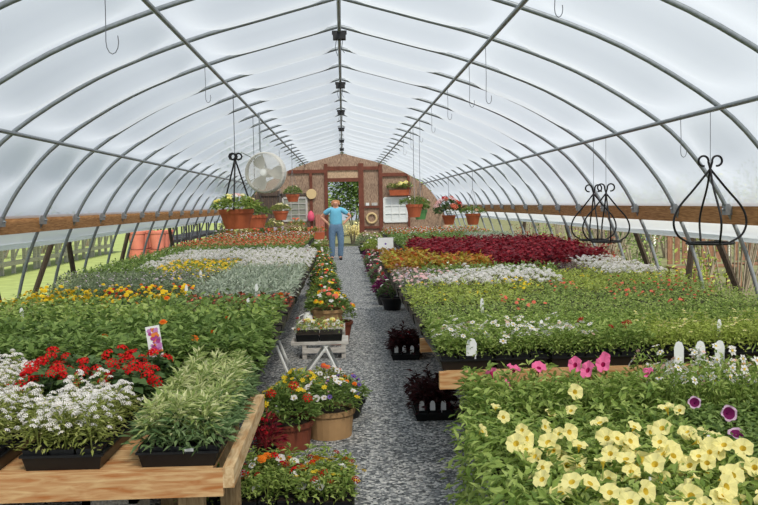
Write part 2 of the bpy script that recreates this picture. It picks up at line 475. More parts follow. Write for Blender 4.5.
TRAY_HI = tray_mesh(True).mesh('tray', [M['black'], M['soil']])
PACK_HI = tray_mesh(True, True).mesh('cell_pack', [M['black'], M['soil']])
TRAY_LO = tray_mesh(False).mesh('tray', [M['black'], M['soil']])

def kind_meshes(kind, hi, seed, onemesh=False):
    ll, lw, nh, nl, H, lm, el0, sq, fl = K[kind]
    rng = np.random.default_rng(seed)
    n = nh if hi else nl
    rad = .058 if hi else .062
    f = MB()
    # short stems carry the leaves up from the soil
    if hi:
        for (cx, cy) in CELLS:
            for q in range(3):
                a = rng.uniform(0, 6.28)
                f.tube([(cx, cy, .06), (cx+.015*math.cos(a), cy+.015*math.sin(a), .06+H*.45), (cx+.035*math.cos(a), cy+.035*math.sin(a), .06+H*.75)], .0022, 4, caps=False)
    pos, a, rho = scatter(rng, n, CELLS, rad, H, .06, sq)
    el = el0*(1.15 - rho) + rng.normal(0, .35, n)
    leaves(f, rng, pos - np.stack([np.cos(a)*ll*.4, np.sin(a)*ll*.4, np.zeros(n)], 1), a + rng.normal(0, .7, n), el, ll, lw, hi)
    if kind == 'feathery':                                          # the lower, greener fern-like leaves
        pos, a, rho = scatter(rng, 1700, CELLS, .078, H*.8, .05, .55)
        leaves(f, rng, pos, a + rng.normal(0, .8, 1700), .1 + rng.normal(0, .35, 1700), .05, .012, True, 1)
    if hi:                                                          # low leaves spilling over the rim
        k = int(n*.4); ci = rng.integers(0, len(CELLS), k); a = rng.uniform(0, 6.28, k); rho = rng.uniform(.3, 1, k)
        pos = np.array([(CELLS[i][0], CELLS[i][1], 0) for i in ci]) + np.stack([.062*rho*np.cos(a), .062*rho*np.sin(a), .065+rng.uniform(0, H*.5, k)], 1)
        leaves(f, rng, pos, a+rng.normal(0, .6, k), rng.normal(-.05, .4, k), ll, lw, True, 1 if kind == 'feathery' else 0)
    g = MB(); mats = []
    for (t, size, fh, flo, pm, eye) in fl:
        k = fh if hi else flo
        if k == 0: continue
        pos, a, rho = scatter(rng, k, CELLS, rad*(1.25 if kind == 'alyssum' else 1.05), H*1.03, .065, sq, top=True)
        nrm = np.stack([.6*rho*np.cos(a), .6*rho*np.sin(a) - .25, np.ones(k)], 1) + rng.normal(0, .25, (k, 3))
        mi = len(mats); mats.append(L[pm]); me = mi
        if eye: me = len(mats); mats.append(L[eye])
        place_flowers(g, rng, t, pos, nrm, size, mi, me)
    lmats = [L[lm]] + ([L['feather']] if kind == 'feathery' else [])
    if onemesh:
        b = MB()
        for src, off in ((tray_mesh(False), 0), (f, 2), (g, 2+len(lmats))):
            if not src.v: continue
            o = b.n; b.v += src.v; b.f += [tuple(i+o for i in q) for q in src.f]; b.m += [q+off for q in src.m]; b.n += src.n
        return b.mesh(kind, [M['black'], M['soil']] + lmats + mats)
    return f.mesh('foliage', lmats), (g.mesh('blossoms', mats) if g.v else None)

CACHE = {}
RNG = random.Random(7)
def tray(name, kind, x, y, z, label, group=None, level='hi', rz=None):
    """a flat of bedding plants: tray > foliage, blossoms; one mesh where the photo is too small to show parts"""
    var = RNG.randrange(3)
    key = (kind, level, var)
    if key not in CACHE:
        sd = sum(map(ord, kind))*10 + var
        if level == 'far': CACHE[key] = kind_meshes(kind, False, sd, True)
        else: CACHE[key] = kind_meshes(kind, level == 'hi', sd)
    rz = (PI if RNG.random() < .5 else 0) + RNG.uniform(-.02, .02) if rz is None else rz
    if level == 'far':
        o = link(name, CACHE[key], None, (x, y, z), rz)
    else:
        o = link(name, None, None, (x, y, z), rz)
        t = link('tray', TRAY_HI if level == 'hi' else TRAY_LO, o)
        if level == 'hi': link('cell_pack', PACK_HI, t)
        link('foliage', CACHE[key][0], o)
        if CACHE[key][1]: link('blossoms', CACHE[key][1], o)
    tag(o, label, 'plant tray', group)
    return o

TAGM = None
def plant_tag_mesh(w=.02, h=.09, mat='tag'):
    mb = MB(); t = .0012
    pts = [(-w/2, 0), (w/2, 0), (w/2, h*.75), (w*.3, h*.95), (0, h), (-w*.3, h*.95), (-w/2, h*.75)]
    n = len(pts)
    mb.add([(x, -t, z) for x, z in pts] + [(x, t, z) for x, z in pts], [tuple(range(n)), tuple(range(2*n-1, n-1, -1))] + [(i, i+n, (i+1) % n+n, (i+1) % n) for i in range(n)])
    return mb.mesh('plant_tag', [M[mat]])
TAGM = plant_tag_mesh(.024, .10)
BIGTAG = plant_tag_mesh(.05, .13)

# petunia blossoms as single parts
def blossom_mesh(pm, eye, size, kind='petunia'):
    mb = MB(); rng = np.random.default_rng(3)
    place_flowers(mb, rng, kind, np.zeros((1, 3)), np.array([[0, 0, 1.0]]), size, 0, 1)
    mb.tube([(0, 0, -size*1.05), (0, 0, -size*2.1)], size*.09, 5, 2)
    return mb.mesh('blossom', [L[pm], L[eye], L['bright']])
BL = {'yellow': blossom_mesh('yellowpale', 'yellowthroat', .034), 'pink': blossom_mesh('pinkhot', 'pinkthroat', .034), 'purple': blossom_mesh('purpleedge', 'purple', .036, 'banded')}
def add_blossoms(root, which, n, H, seed, label=None):
    rng = np.random.default_rng(seed)
    back = Matrix.Rotation(-root.rotation_euler.z, 3, 'Z')
    for i in range(n):
        c = CELLS[rng.integers(0, len(CELLS))]
        a = rng.uniform(0, 6.28); rho = math.sqrt(rng.uniform(0, 1))
        p = Vector((c[0]+.075*rho*math.cos(a), c[1]+.075*rho*math.sin(a), .06+H*(1.14-.5*rho**2)+rng.uniform(-.01, .03)))
        nrm = back @ Vector((.5*rho*math.cos(a)+rng.normal(-.1, .5), -.6+rng.normal(0, .5), .8+rng.normal(0, .3)))
        o = link('blossom', BL[which], root, p)
        o.rotation_mode = 'QUATERNION'; o.rotation_quaternion = nrm.to_track_quat('Z', 'Y') @ Vector((0, 0, 1)).rotation_difference(Vector((0, 0, 1)))
        s = rng.uniform(.75, 1.2); o.scale = (s, s, s)
#@@SETTING
# ------------------------------------------------------------------ the tunnel house
PROF = [(0, 3.30), (.65, 3.125), (1.307, 2.94), (2.1, 2.63), (2.82, 2.19), (3.2, 1.80), (3.45, 1.40), (3.66, .90), (3.78, .45), (3.85, 0)]
def catmull(P, per):
    out = []
    for i in range(len(P)-1):
        p0 = P[i-1] if i else tuple(2*a-b for a, b in zip(P[0], P[1])); p1 = P[i]; p2 = P[i+1]
        p3 = P[i+2] if i+2 < len(P) else tuple(2*a-b for a, b in zip(p2, p1))
        for k in range(per):
            t = k/per
            out.append(tuple(.5*(2*b + (c-a)*t + (2*a-5*b+4*c-d)*t*t + (3*b-a-3*c+d)*t**3) for a, b, c, d in zip(p0, p1, p2, p3)))
    out.append(P[-1])
    return out
HALF = catmull(PROF, 4)
S = 1.22
HOOPS = [7.6 + S*j for j in range(-9, 19)]                       # distance of each hoop from the camera
YB = HOOPS[-1] + .75                                             # the end wall
Y_OPEN = HOOPS[0]  # unseen bays behind the camera, added to keep sun off the front plants

for y in HOOPS:
    pts = [(x, y, z) for x, z in HALF[::-1]] + [(-x, y, z) for x, z in HALF[1:]]
    mb = MB(); mb.tube(pts, .020, 8, caps=False)
    o = put('hoop', mb, M['steel'], smooth=True)
    tag(o, kind='structure')
    for sx in (-1, 1):                                            # clamp that ties the hoop to the hip board
        m2 = MB(); m2.box(-.03, .03, -.04, .04, -.05, .05); m2.tube([(-.05*sx, -.0, 0), (.06*sx, 0, 0)], .012, 6)
        put('clamp', m2, M['steel'], o, (sx*3.455, y, 1.385))

def purlin(n, x, z, r=.019, droop=0):
    mb = MB(); k = 26
    mb.tube([(x, Y_OPEN + (YB-Y_OPEN)*i/k, z - .008*math.sin(i*PI/2)*0) for i in range(k+1)], r, 8, caps=False)
    tag(put('purlin', mb, M['steel'], smooth=True), kind='structure')
purlin(1, 0, 3.245)
for s in (-1, 1):
    purlin(2, s*1.300, 2.893); purlin(3, s*2.79, 2.155)

# film over the hoops: held at hoops and purlins, sagging a little in each bay
def hold(x):
    x = abs(x); w = 1
    for c in (1.307, 2.82):
        w *= 1 - math.exp(-((x-c)/.18)**2)
    w *= (1-math.exp(-(x/.12)**2)*.6)
    if x > 3.15: w *= max(0, 1-(x-3.15)/.25)
    return w
def film_half(s, name):
    H2 = [p for p in catmull(PROF, 8) if p[1] >= 1.40]
    nrm = []
    for i in range(len(H2)):
        a, b = H2[max(i-1, 0)], H2[min(i+1, len(H2)-1)]
        t = Vector((b[0]-a[0], b[1]-a[1])).normalized(); nrm.append((-t[1], t[0]))
    ys = []
    for j in range(len(HOOPS)-1):
        for k in range(8): ys.append((HOOPS[j]+S*k/8, math.sin(PI*k/8)**2 if k else 0, j))
    ys.append((HOOPS[-1], 0, 0)); ys.append((YB+.05, 0, 0))
    V = []; F = []; n = len(H2)
    rr = random.Random(5); amp = [rr.uniform(.125, .155) for _ in HOOPS]
    for (y, sg, j) in ys:
        for (x, z), (nx, nz) in zip(H2, nrm):
            d = .027 - amp[j]*sg*hold(x)
            V.append((s*(x+nx*d), y, z+nz*d))
    for i in range(len(ys)-1):
        for k in range(n-1):
            q = (i*n+k, i*n+k+1, (i+1)*n+k+1, (i+1)*n+k)
            F.append(q if s > 0 else q[::-1])
    mb = MB(); mb.add(V, F)
    tag(put(name, mb, M['film'], smooth=True), kind='structure')
film_half(-1, 'ceiling_left'); film_half(1, 'ceiling_right')

# hip boards and the rolled-up side curtains under them
for s, nm in ((-1, 'left'), (1, 'right')):
    y = Y_OPEN
    i = 0
    while y < YB:
        y2 = min(y+4.88, YB); mb = MB()
        x0, x1 = sorted((s*3.485, s*3.525))
        mb.box(x0, x1, -(y2-y)/2+.004, (y2-y)/2-.004, -.095, .095)
        tag(put('trim_hip_board', mb, M['hipwood'], None, (0, (y+y2)/2, 1.345)), kind='structure')
        y = y2; i += 1
    mb = MB(); V = []; F = []; n = 60
    for i in range(n+1):
        yy = Y_OPEN + (YB-Y_OPEN)*i/n
        for z, dx in ((1.26, 0), (1.21, .012), (1.16, .004*math.sin(i*1.7)), (1.12, .01*math.sin(i*.9))): V.append((s*(dx+{1.26: 3.555, 1.21: 3.585, 1.16: 3.61, 1.12: 3.63}[z]), yy, z))
    for i in range(n):
        for k in range(3): F.append((i*4+k, i*4+k+1, i*4+k+5, i*4+k+4))
    mb.add(V, F)
    cu = put('wall_' + nm, mb, M['curtain'], smooth=True); tag(cu, kind='structure')
    mb = MB(); mb.tube([(s*3.655, Y_OPEN + (YB-Y_OPEN)*i/20, 1.11+.010*math.sin(i*1.3)) for i in range(21)], .036, 10)
    put('curtain_roll', mb, M['curtain'], cu, smooth=True)

# dark ground stakes between the hoop feet
for s in (-1, 1):
    for y, lean in (((9.1, -.2), (11.1, .42), (11.75, -.14), (15.0, .3), (18.5, -.15)) if s < 0 else ((8.4, .45), (9.0, -.12), (10.8, .4), (14.2, .3), (17.5, -.1))):
        mb = MB(); mb.tube([(s*3.72, 0, 1.08), (s*(3.72+lean), 0, -.03)], .036, 4)
        tag(put('trim_stake', mb, M['darkpost'], None, (0, y, 0)), kind='structure')

# ridge brackets
for i in range(7):
    y = 7.6 + S*(1 + 3*i)
    mb = MB(); mb.box(-.065, .065, -.05, .05, -.035, .035); mb.box(-.075, .075, -.035, .035, .02, .05)
    mb.tube([(-.03, 0, -.03), (-.045, .01, -.12), (-.02, 0, -.20)], .003, 4); mb.tube([(.035, 0, -.03), (.02, .01, -.13), (.05, 0, -.17)], .003, 4)
    o = put('ridge_bracket', mb, M['dark'], None, (0, y, 3.20))
    tag(o, 'dark bracket clamped round the ridge pipe, one of a row running to the end wall', 'bracket', 'ridge brackets')

# ground
mb = MB(); mb.add([(-3.86, -2, 0), (3.86, -2, 0), (3.86, YB, 0), (-3.86, YB, 0)], [(0, 1, 2, 3)])
tag(put('floor', mb, M['gravel']), kind='structure')
mb = MB(); mb.add([(-60, -15, -.02), (-3.86, -15, -.02), (-3.86, 80, -.02), (-60, 80, -.02)], [(0, 1, 2, 3)])
tag(put('ground_lawn', mb, M['lawn']), kind='structure')
mb = MB(); mb.add([(3.86, -15, -.02), (60, -15, -.02), (60, 80, -.02), (3.86, 80, -.02)], [(0, 1, 2, 3)])
mb.add([(-3.86, YB, -.02), (3.86, YB, -.02), (3.86, 80, -.02), (-3.86, 80, -.02)], [(0, 1, 2, 3)])
tag(put('ground_dirt', mb, M['dirt']), kind='structure')

# ------------------------------------------------------------------ end wall
DX0, DX1, DH = -.52, .56, 2.28
def wall_piece(poly, y0=YB, t=.03, mat='plywood', name='wall_back', parent=None):
    n = len(poly); mb = MB()
    mb.add([(x, 0, z) for x, z in poly] + [(x, t, z) for x, z in poly], [tuple(range(n)), tuple(range(2*n-1, n-1, -1))] + [(i, (i+1) % n, (i+1) % n+n, i+n) for i in range(n)])
    o = put(name, mb, M[mat], parent, (0, y0, 0) if parent is None else (0, 0, 0))
    if parent is None: tag(o, kind='structure')
    return o
def topz(x):
    x = abs(x); H2 = HALF
    for a, b in zip(H2, H2[1:]):
        if a[0] <= x <= b[0]: return a[1] + (b[1]-a[1])*(x-a[0])/(b[0]-a[0]+1e-9)
    return 0
def arch_strip(xa, xb, zb, k=16):
    xs = [xa + (xb-xa)*i/k for i in range(k+1)]
    return [(xa, zb), (xb, zb)] + [(x, topz(x)-.02) for x in xs[::-1]]
wall_piece(arch_strip(-3.8, DX0, 0, 30)); wall_piece(arch_strip(DX1, 3.8, 0, 30)); wall_piece(arch_strip(DX0, DX1, DH))
FR = 0
def frame(x0, x1, z0, z1, mat='redwood', d=.07):
    global FR; FR += 1
    mb = MB(); mb.box(x0, x1, -d, .0, z0, z1)
    tag(put('trim_%d' % FR, mb, M[mat], None, (0, YB-.002, 0)), kind='structure')
frame(-.64, -.52, 0, 2.92); frame(.56, .74, 0, 2.92); frame(1.27, 1.40, 0, 2.86)
frame(-.52, .56, DH, DH+.13); frame(-.52, .56, 2.68, 2.82); frame(.74, 1.27, 2.68, 2.80)
frame(-1.9, -.64, 2.60, 2.72); frame(1.40, 2.3, 2.44, 2.56)
frame(.74, 1.27, 1.34, 1.42); frame(.74, 1.27, .62, .70); frame(-1.16, -1.06, .0, 2.6); frame(2.28, 2.36, .4, 2.44)
frame(-2.9, -1.16, 1.83, 1.91, 'darkboard'); frame(-2.22, -2.14, .9, 1.9, 'darkboard')
mb = MB(); mb.box(DX0, DX1, -.012, 0, DH+.13, 2.68)
tag(put('trim_transom_panel', mb, M['transom'], None, (0, YB-.003, 0)), kind='structure')
# darker boards at the fan side of the wall
for i in range(9):
    x = -3.35 + i*.135; mb = MB(); mb.box(-.06, .06, -.02, 0, .3, min(topz(x)-.06, 2.0))
    tag(put('trim_board', mb, M['darkboard'], None, (x, YB-.003, 0)), kind='structure')
def window(n, x0, x1, z0, z1, nx, nz, pane='glassy', fm='white'):
    mb = MB(); mb.box(x0, x1, -.015, 0, z0, z1)
    w = put('window_%d' % n, mb, M[pane], None, (0, YB-.006, 0)); tag(w, kind='structure')
    f = MB()
    for i in range(nx+1):
        x = x0+(x1-x0)*i/nx; t = .035 if i in (0, nx) else .012; f.box(x-t, x+t, -.05, -.015, z0, z1)
    for i in range(nz+1):
        z = z0+(z1-z0)*i/nz; t = .035 if i in (0, nz) else .012; f.box(x0, x1, -.048, -.015, z-t, z+t)
    put('window_frame', f, M[fm], w)
window(1, -2.1, -1.28, .95, 1.75, 3, 4, 'dimpane', 'paleboard')
window(2, 1.45, 2.26, .85, 1.68, 3, 3, 'glassy', 'white')

def at_wall(name, mb, mat, x, z, label, cat, dy=-.09, group=None, smooth=False):
    o = put(name, mb, M[mat], None, (x, YB+dy, z), smooth=smooth); return tag(o, label, cat, group)
mb = MB(); mb.tube([(.17*math.cos(a), 0, .17*math.sin(a)) for a in np.linspace(0, 2*PI, 20, endpoint=False)], .04, 8, closed=True)
at_wall('wreath', mb, 'straw', 1.0, .98, 'twig wreath hanging on the lower plywood panel beside the open doorway', 'wreath', -.043, smooth=True)
mb = MB(); mb.lathe([(0, 0), (.17, 0), (.18, .015), (.17, .03), (0, .03)], 20)
o = at_wall('straw_hat', mb, 'straw', -1.1, 1.87, 'round straw-coloured disc hung on the post near the doorway', 'hat', -.11); o.rotation_euler = (PI/2, 0, 0)
mb = MB(); mb.lathe([(0, 0), (.10, .02), (.13, .16), (.09, .3), (.03, .36), (0, .37)], 12)
at_wall('pink_bag', mb, 'pink', -1.13, .92, 'bright pink bag hung on the post under the straw disc', 'bag', -.2, smooth=True)
mb = MB(); mb.box(-.16, .16, -.015, .015, 0, 1.15)
for i in range(4): mb.tube([(-.14+.09*i, -.02, .03), (-.14+.09*i, -.02, 1.12)], .012, 4)
at_wall('lattice_panel', mb, 'lattice', -.82, .0, 'small pinkish panel leaning by the door post behind the woman', 'panel', -.16)
for i, (w, c) in enumerate(((.12, 'white'), (.2, 'paleboard'))):
    mb = MB(); mb.box(-w/2, w/2, -.04, .04, 0, .10)
    at_wall('small_box', mb, c, .86+.25*i, 1.425, ('short white box on the ledge of the door panel', 'longer pale box on the ledge of the door panel')[i], 'box', -.045)

# ------------------------------------------------------------------ benches
def bench(x0, x1, y0, y1, z, label, fine=False, s=1, s_board=False):
    o = link('display_bench', None, None, ((x0+x1)/2, y0, 0)); tag(o, label, 'bench', None if fine else ('benches beside the lawn' if s < 0 else 'benches beside the shrubs'))
    w = (x1-x0)/2; d = y1-y0
    mb = MB(); n = 8
    for i in range(n): mb.box(-w+.04, w-.04, .04+(d-.08)*i/n, .04+(d-.08)*(i+1)/n-.012, z-.022, z)
    put('tabletop', mb, M['benchwood'], o)
    mb = MB(); mb.box(-w, w, 0, .038, z-.089, z-.001); put('front_board', mb, M['benchwood'], o)
    mb = MB(); mb.box(-w, w, d-.038, d, z-.089, z-.001); put('back_board', mb, M['benchwood'], o)
    for sx in ((1,) if s_board else ()):
        mb = MB(); xx = sx*(w+.019); mb.box(xx-.019, xx+.019, 0, d, z-.06, z+.010); put('side_board', mb, M['benchside'], o)
    for sx in (-1, 1):
        for yy in (.075, d-.085):
            mb = MB(); mb.box(-.044, .044, -.03, .03, 0, z-.089); put('leg', mb, M['post'], o, (sx*(w-(.12 if fine else .36)), yy, 0))
    return o
# lawn side
LX = -.43
bench(LX-2.45, LX, 2.90, 4.03, .60, 'bare wood bench at the open end carrying white and cream flowers', True, s_board=True)
mb = MB()
for z in (0, .175, .35): mb.box(-.095, .095, 0, .19, z, z+.04)
for x in (-.095, .065): mb.box(x, x+.03, 0, .19, 0, .39)
o = put('concrete_block', mb, M['concrete'], None, (-.835, 2.97, .12)); tag(o, 'hollow concrete block standing on end under the white-flowered wooden bench', 'block')
mb = MB(); mb.box(-.2, .2, 0, .2, 0, .12); o = put('paver_block', mb, M['concrete'], None, (-.835, 2.96, 0)); tag(o, 'solid concrete paver under the hollow concrete block', 'block')
for i in range(16):
    y0 = 4.13 + 1.21*i
    bench(LX-2.75, LX-.09-(.30 if i >= 8 else 0), y0, y0+1.15, .60, 'low wood bench covered with flats in the row beside the lawn', s=-1)
RX = .48
bench(.65, 3.39, 2.06, 4.26, .37, 'lowest wood bench under the yellow petunias at the open end')
for i in range(15):
    y0 = 4.38 + 1.21*i
    bench(RX+(.60 if i >= 6 else (.09 if i else 0)), RX+2.85, y0, y0+1.15, .62, 'wood bench covered with flats in the row beside the shrubs', s=1)
# ------------------------------------------------------------------ flats on the benches
def T(name, kind, x, y, z, label, group, level=None):
    if level is None: level = 'hi' if y < 5.3 else ('mid' if y < 8.9 else 'far')
    if level == 'hi' and K[kind][2] == 0: level = 'mid'
    return tray(name, kind, x + RNG.uniform(-.004, .004), y, z, label, group, level)
PITCH = .288
# lawn side, front bench: columns run from the aisle towards the lawn
z = .601
front = [(-.585, 'feathery'), (-.985, 'alyssum'), (-1.335, 'alyssum'), (-1.63, 'alyssum'), (-1.92, 'alyssum'), (-2.21, 'alyssum'), (-2.5, 'alyssum')]
names = {'feathery': 'cream_foliage_tray', 'alyssum': 'alyssum_tray', 'geranium': 'geranium_tray', 'zinnia': 'zinnia_tray', 'tomato': 'tomato_tray', 'basil': 'basil_tray'}
for i, (x, k) in enumerate(front):
    if i == 0: lab, g = 'black flat of cream and green feathery foliage with a white sticker at the bench corner', None
    elif i == 1: lab, g = 'flat of white alyssum above the concrete block with three cells showing at its front', None
    elif i == 2: lab, g = 'second flat of white alyssum from the feathery flat along the bench front', None
    else: lab, g = 'flat of white alyssum at the lawn end of the front bench', 'white alyssum at the lawn end of the bench'
    o = T(names[k], k, x, 3.21, z, lab, g)
    if i == 0:
        mb = MB(); mb.box(-.018, .018, -.001, .001, 0, .012); put('sticker', mb, M['tag'], o, (.04 if abs(o.rotation_euler.z) < 1 else -.04, -.271 if abs(o.rotation_euler.z) < 1 else .271, .058))
    if i == 1:
        mb = MB(); 
for i, (x, k) in enumerate([(-.585, 'feathery'), (-.955, 'geranium'), (-1.24, 'geranium'), (-1.53, 'alyssum'), (-1.82, 'alyssum'), (-2.10, 'alyssum'), (-2.39, 'alyssum'), (-2.68, 'tomato')]):
    lab = ['flat of cream and green feathery foliage behind the corner flat', 'flat of scarlet geraniums next to the cream foliage', 'flat of scarlet geraniums next to the white alyssum',
           'flat of white alyssum touching the scarlet geraniums, second row', 'second flat of white alyssum from the scarlet geraniums, second row', 'second-row flat of white alyssum in the middle of the lawn half',
           'second-row flat of white alyssum nearest the lawn', 'flat of green leaves at the lawn corner of the front bench'][i]
    T(names[k], k, x, 3.75, z, lab, None)
# the picture tag standing in the cream foliage
def picture_tag(x, y, z):
    o = link('picture_tag', None, None, (x, y, z+.03), .3); o.rotation_euler = (0, -.12, .3)
    mb = MB(); mb.box(-.032, .032, -.001, .001, .16, .31); put('card', mb, M['tag'], o)
    mb = MB(); rng = np.random.default_rng(8)
    for q in range(60):
        c = (rng.uniform(-.020, .024), -.0015, rng.uniform(.175, .295)); r = rng.uniform(.007, .012)
        mb.add([(c[0]+r*math.cos(a), c[1]-.0004*(q % 5), c[2]+r*math.sin(a)) for a in np.linspace(0, 6.28, 7)[:-1]], [tuple(range(6))], q % 3)
    put('flower_print', mb, [plain('print_magenta', (176, 62, 140)), plain('print_lilac', (196, 130, 190)), plain('print_orange', (226, 130, 60))], o)
    mb = MB(); mb.box(-.006, .006, -.0025, -.001, 0, .17); put('stake', mb, M['tag'], o)
    return tag(o, 'tall plant tag with a magenta flower photo rising from the cream foliage', 'plant tag')
picture_tag(-.865, 4.02, .612)

def cell_kind_left(r, c):
    """what grows in row r (two rows a bench, from the second bench on), column c from the aisle"""
    if r < 2: return ('zinnia' if c < 3 else 'tomato', 'green bushy flats with a few orange blooms behind the front bench' if c < 3 else 'plain dark green leafy flats behind the white alyssum')
    if r < 4: return ('basil' if r == 2 or c > 2 else 'zinnia', 'bright green leafy flats in front of the marigold band')
    if r < 5 and c < 3: return ('begonia', 'low red begonia flats just in front of the silvery flats')
    if r < 6 and c > 2: return ('marigold' if (c > 5 or r == 4) and c != 4 else 'marigoldorange', 'yellow and orange marigold flats in a band across the lawn row')
    if r < 10 and c < 3: return ('dusty', 'silver dusty miller flats along the aisle behind the begonias')
    if r < 7: return ('greygreen', 'grey green lavender-like flats behind the marigold band')
    if r < 9: return ('lavendermix', 'pale lavender flats among yellow daisies') if c < 5 else ('greygreen', 'grey green lavender-like flats behind the marigold band')
    if r < 12 and 2 < c < 6: return ('melampodium', 'yellow daisy flats in the middle of the lawn row')
    if r < 16: return ('whitebed', 'white flowering flats beyond the silver foliage') if c < 7 and r > 9 else ('greenbed', 'green flats by the lawn-side hoops')
    if r < 18: return ('greenbed', 'green strip of flats in front of the red strip')
    if r < 24: return ('redbed', 'red and coral flats in the far strip beside the lawn')
    return ('mixbed', 'mixed colour flats near the end wall on the lawn side')
NM = {'zinnia': 'zinnia_tray', 'tomato': 'tomato_tray', 'basil': 'basil_tray', 'marigold': 'marigold_tray', 'marigoldorange': 'marigold_tray', 'begonia': 'begonia_tray', 'dusty': 'dusty_miller_tray',
      'greygreen': 'lavender_tray', 'lavendermix': 'lavender_tray', 'melampodium': 'yellow_daisy_tray', 'whitebed': 'white_flower_tray', 'greenbed': 'green_foliage_tray', 'redbed': 'red_salvia_tray', 'mixbed': 'mixed_flower_tray',
      'portulaca': 'portulaca_tray', 'portulacacoral': 'portulaca_tray', 'calibrachoa': 'calibrachoa_tray', 'calyellow': 'calibrachoa_tray', 'verbena': 'verbena_tray', 'limebed': 'lime_foliage_tray', 'limeyellow': 'lime_foliage_tray',
      'lavenderbed': 'pale_pink_daisy_tray', 'purplebed': 'purple_foliage_tray', 'coleus': 'red_coleus_tray', 'coleusrust': 'rusty_coleus_tray', 'silverbed': 'silver_foliage_tray'}
for r in range(29):
    y = 4.13 + 1.21*(r//2) + .3 + .55*(r % 2)
    for c in range(9):
        if 4 <= r < 8 and c > 7: continue
        if r >= 16 and c == 0: continue
        k, lab = cell_kind_left(r, c)
        T(NM[k], k, LX-.15-PITCH*c, y, .601, lab, lab)
for (x, y) in ((-.75, 7.3), (-1.35, 7.35), (-.7, 6.2), (-2.2, 5.9), (-1.5, 9.0)):
    o = link('plant_tag', TAGM, None, (x, y, .68), 0); o.scale = (1.2, 1, 1.6)
    tag(o, 'slim white plant tag standing among the lawn-side flats', 'plant tag', 'white tags on the lawn side')

# shrub side, low front bench
z = .371
for r in range(4):
    y = 2.02 + .29 + .555*r
    for c in range(9):
        x = .70 + PITCH*c
        if (r == 0 and c < 6) or (r in (1, 2) and c < 3):
            o = T('petunia_tray', 'petunia', x, y, z, 'pale yellow petunia flat on the lowest bench at the aisle corner', 'pale yellow petunias', 'hi')
            add_blossoms(o, 'yellow', (32 if c else 22) if r < 2 else 4, .19, 100+r*10+c)
        elif r < 3:
            o = T('petunia_tray', 'petuniadark', x, y, z, 'dark green petunia flat with purple white-edged blooms', 'purple and white petunias', 'hi')
            add_blossoms(o, 'purple', 5, .18, 200+r*10+c)
        elif c < 3 and r < 4:
            o = T('petunia_tray', 'petunia', x, y, z, 'light green petunia flat with hot pink blooms at the bench back', 'hot pink petunias', 'hi'); o.scale = (1, 1, 1.25)
            if r == 3: add_blossoms(o, 'pink', 3, .20, 300+r*10+c)
        elif r == 2:
            T('verbena_tray', 'petuniadark', x, y, z, 'plain dark green flat behind the purple petunias', 'plain green flats behind the purple petunias', 'hi')
        else:
            kk = 'verbena' if c in (5, 8) else 'calibrachoa'
            o = T(NM[kk], kk, x, y, z, 'flat of dark red verbena along the back of the lowest bench' if kk == 'verbena' else 'tall flat of white calibrachoa along the back of the lowest bench', 'dark red verbena flats' if kk == 'verbena' else 'calibrachoa at the back of the lowest bench', 'hi'); o.scale = (1, 1, 1.75)

# petunia shoots trailing over the aisle edge of the lowest bench
for r in range(3):
    y = 2.31 + .555*r; rng = np.random.default_rng(640+r); n = 420; f = MB()
    pos = np.stack([.57 - .09*rng.uniform(0, 1, n)**2 + rng.normal(0, .015, n), y + rng.uniform(-.27, .27, n), .60 - .42*rng.uniform(0, 1, n)**1.5], 1)
    pos[:, 0] -= .06*(1-np.abs((pos[:, 2]-.36)/.3))
    leaves(f, rng, pos, PI + rng.normal(0, .9, n), rng.normal(-.2, .5, n), .05, .022, True)
    for q in range(9):
        yy = y - .25 + .06*q; d = rng.uniform(.1, .34)
        f.tube([(.65, yy, .45), (.55, yy+.01, .46), (.49, yy+.02, .46-d*.5), (.50, yy+.02, .46-d)], .003, 4)
    o = put('trailing_petunia', f, L['bright']); tag(o, ('trailing petunia shoots over the aisle edge nearest the open end', 'trailing petunia shoots over the aisle edge in the middle of the lowest bench', 'trailing petunia shoots over the aisle edge under the pink petunias')[r], 'petunia')

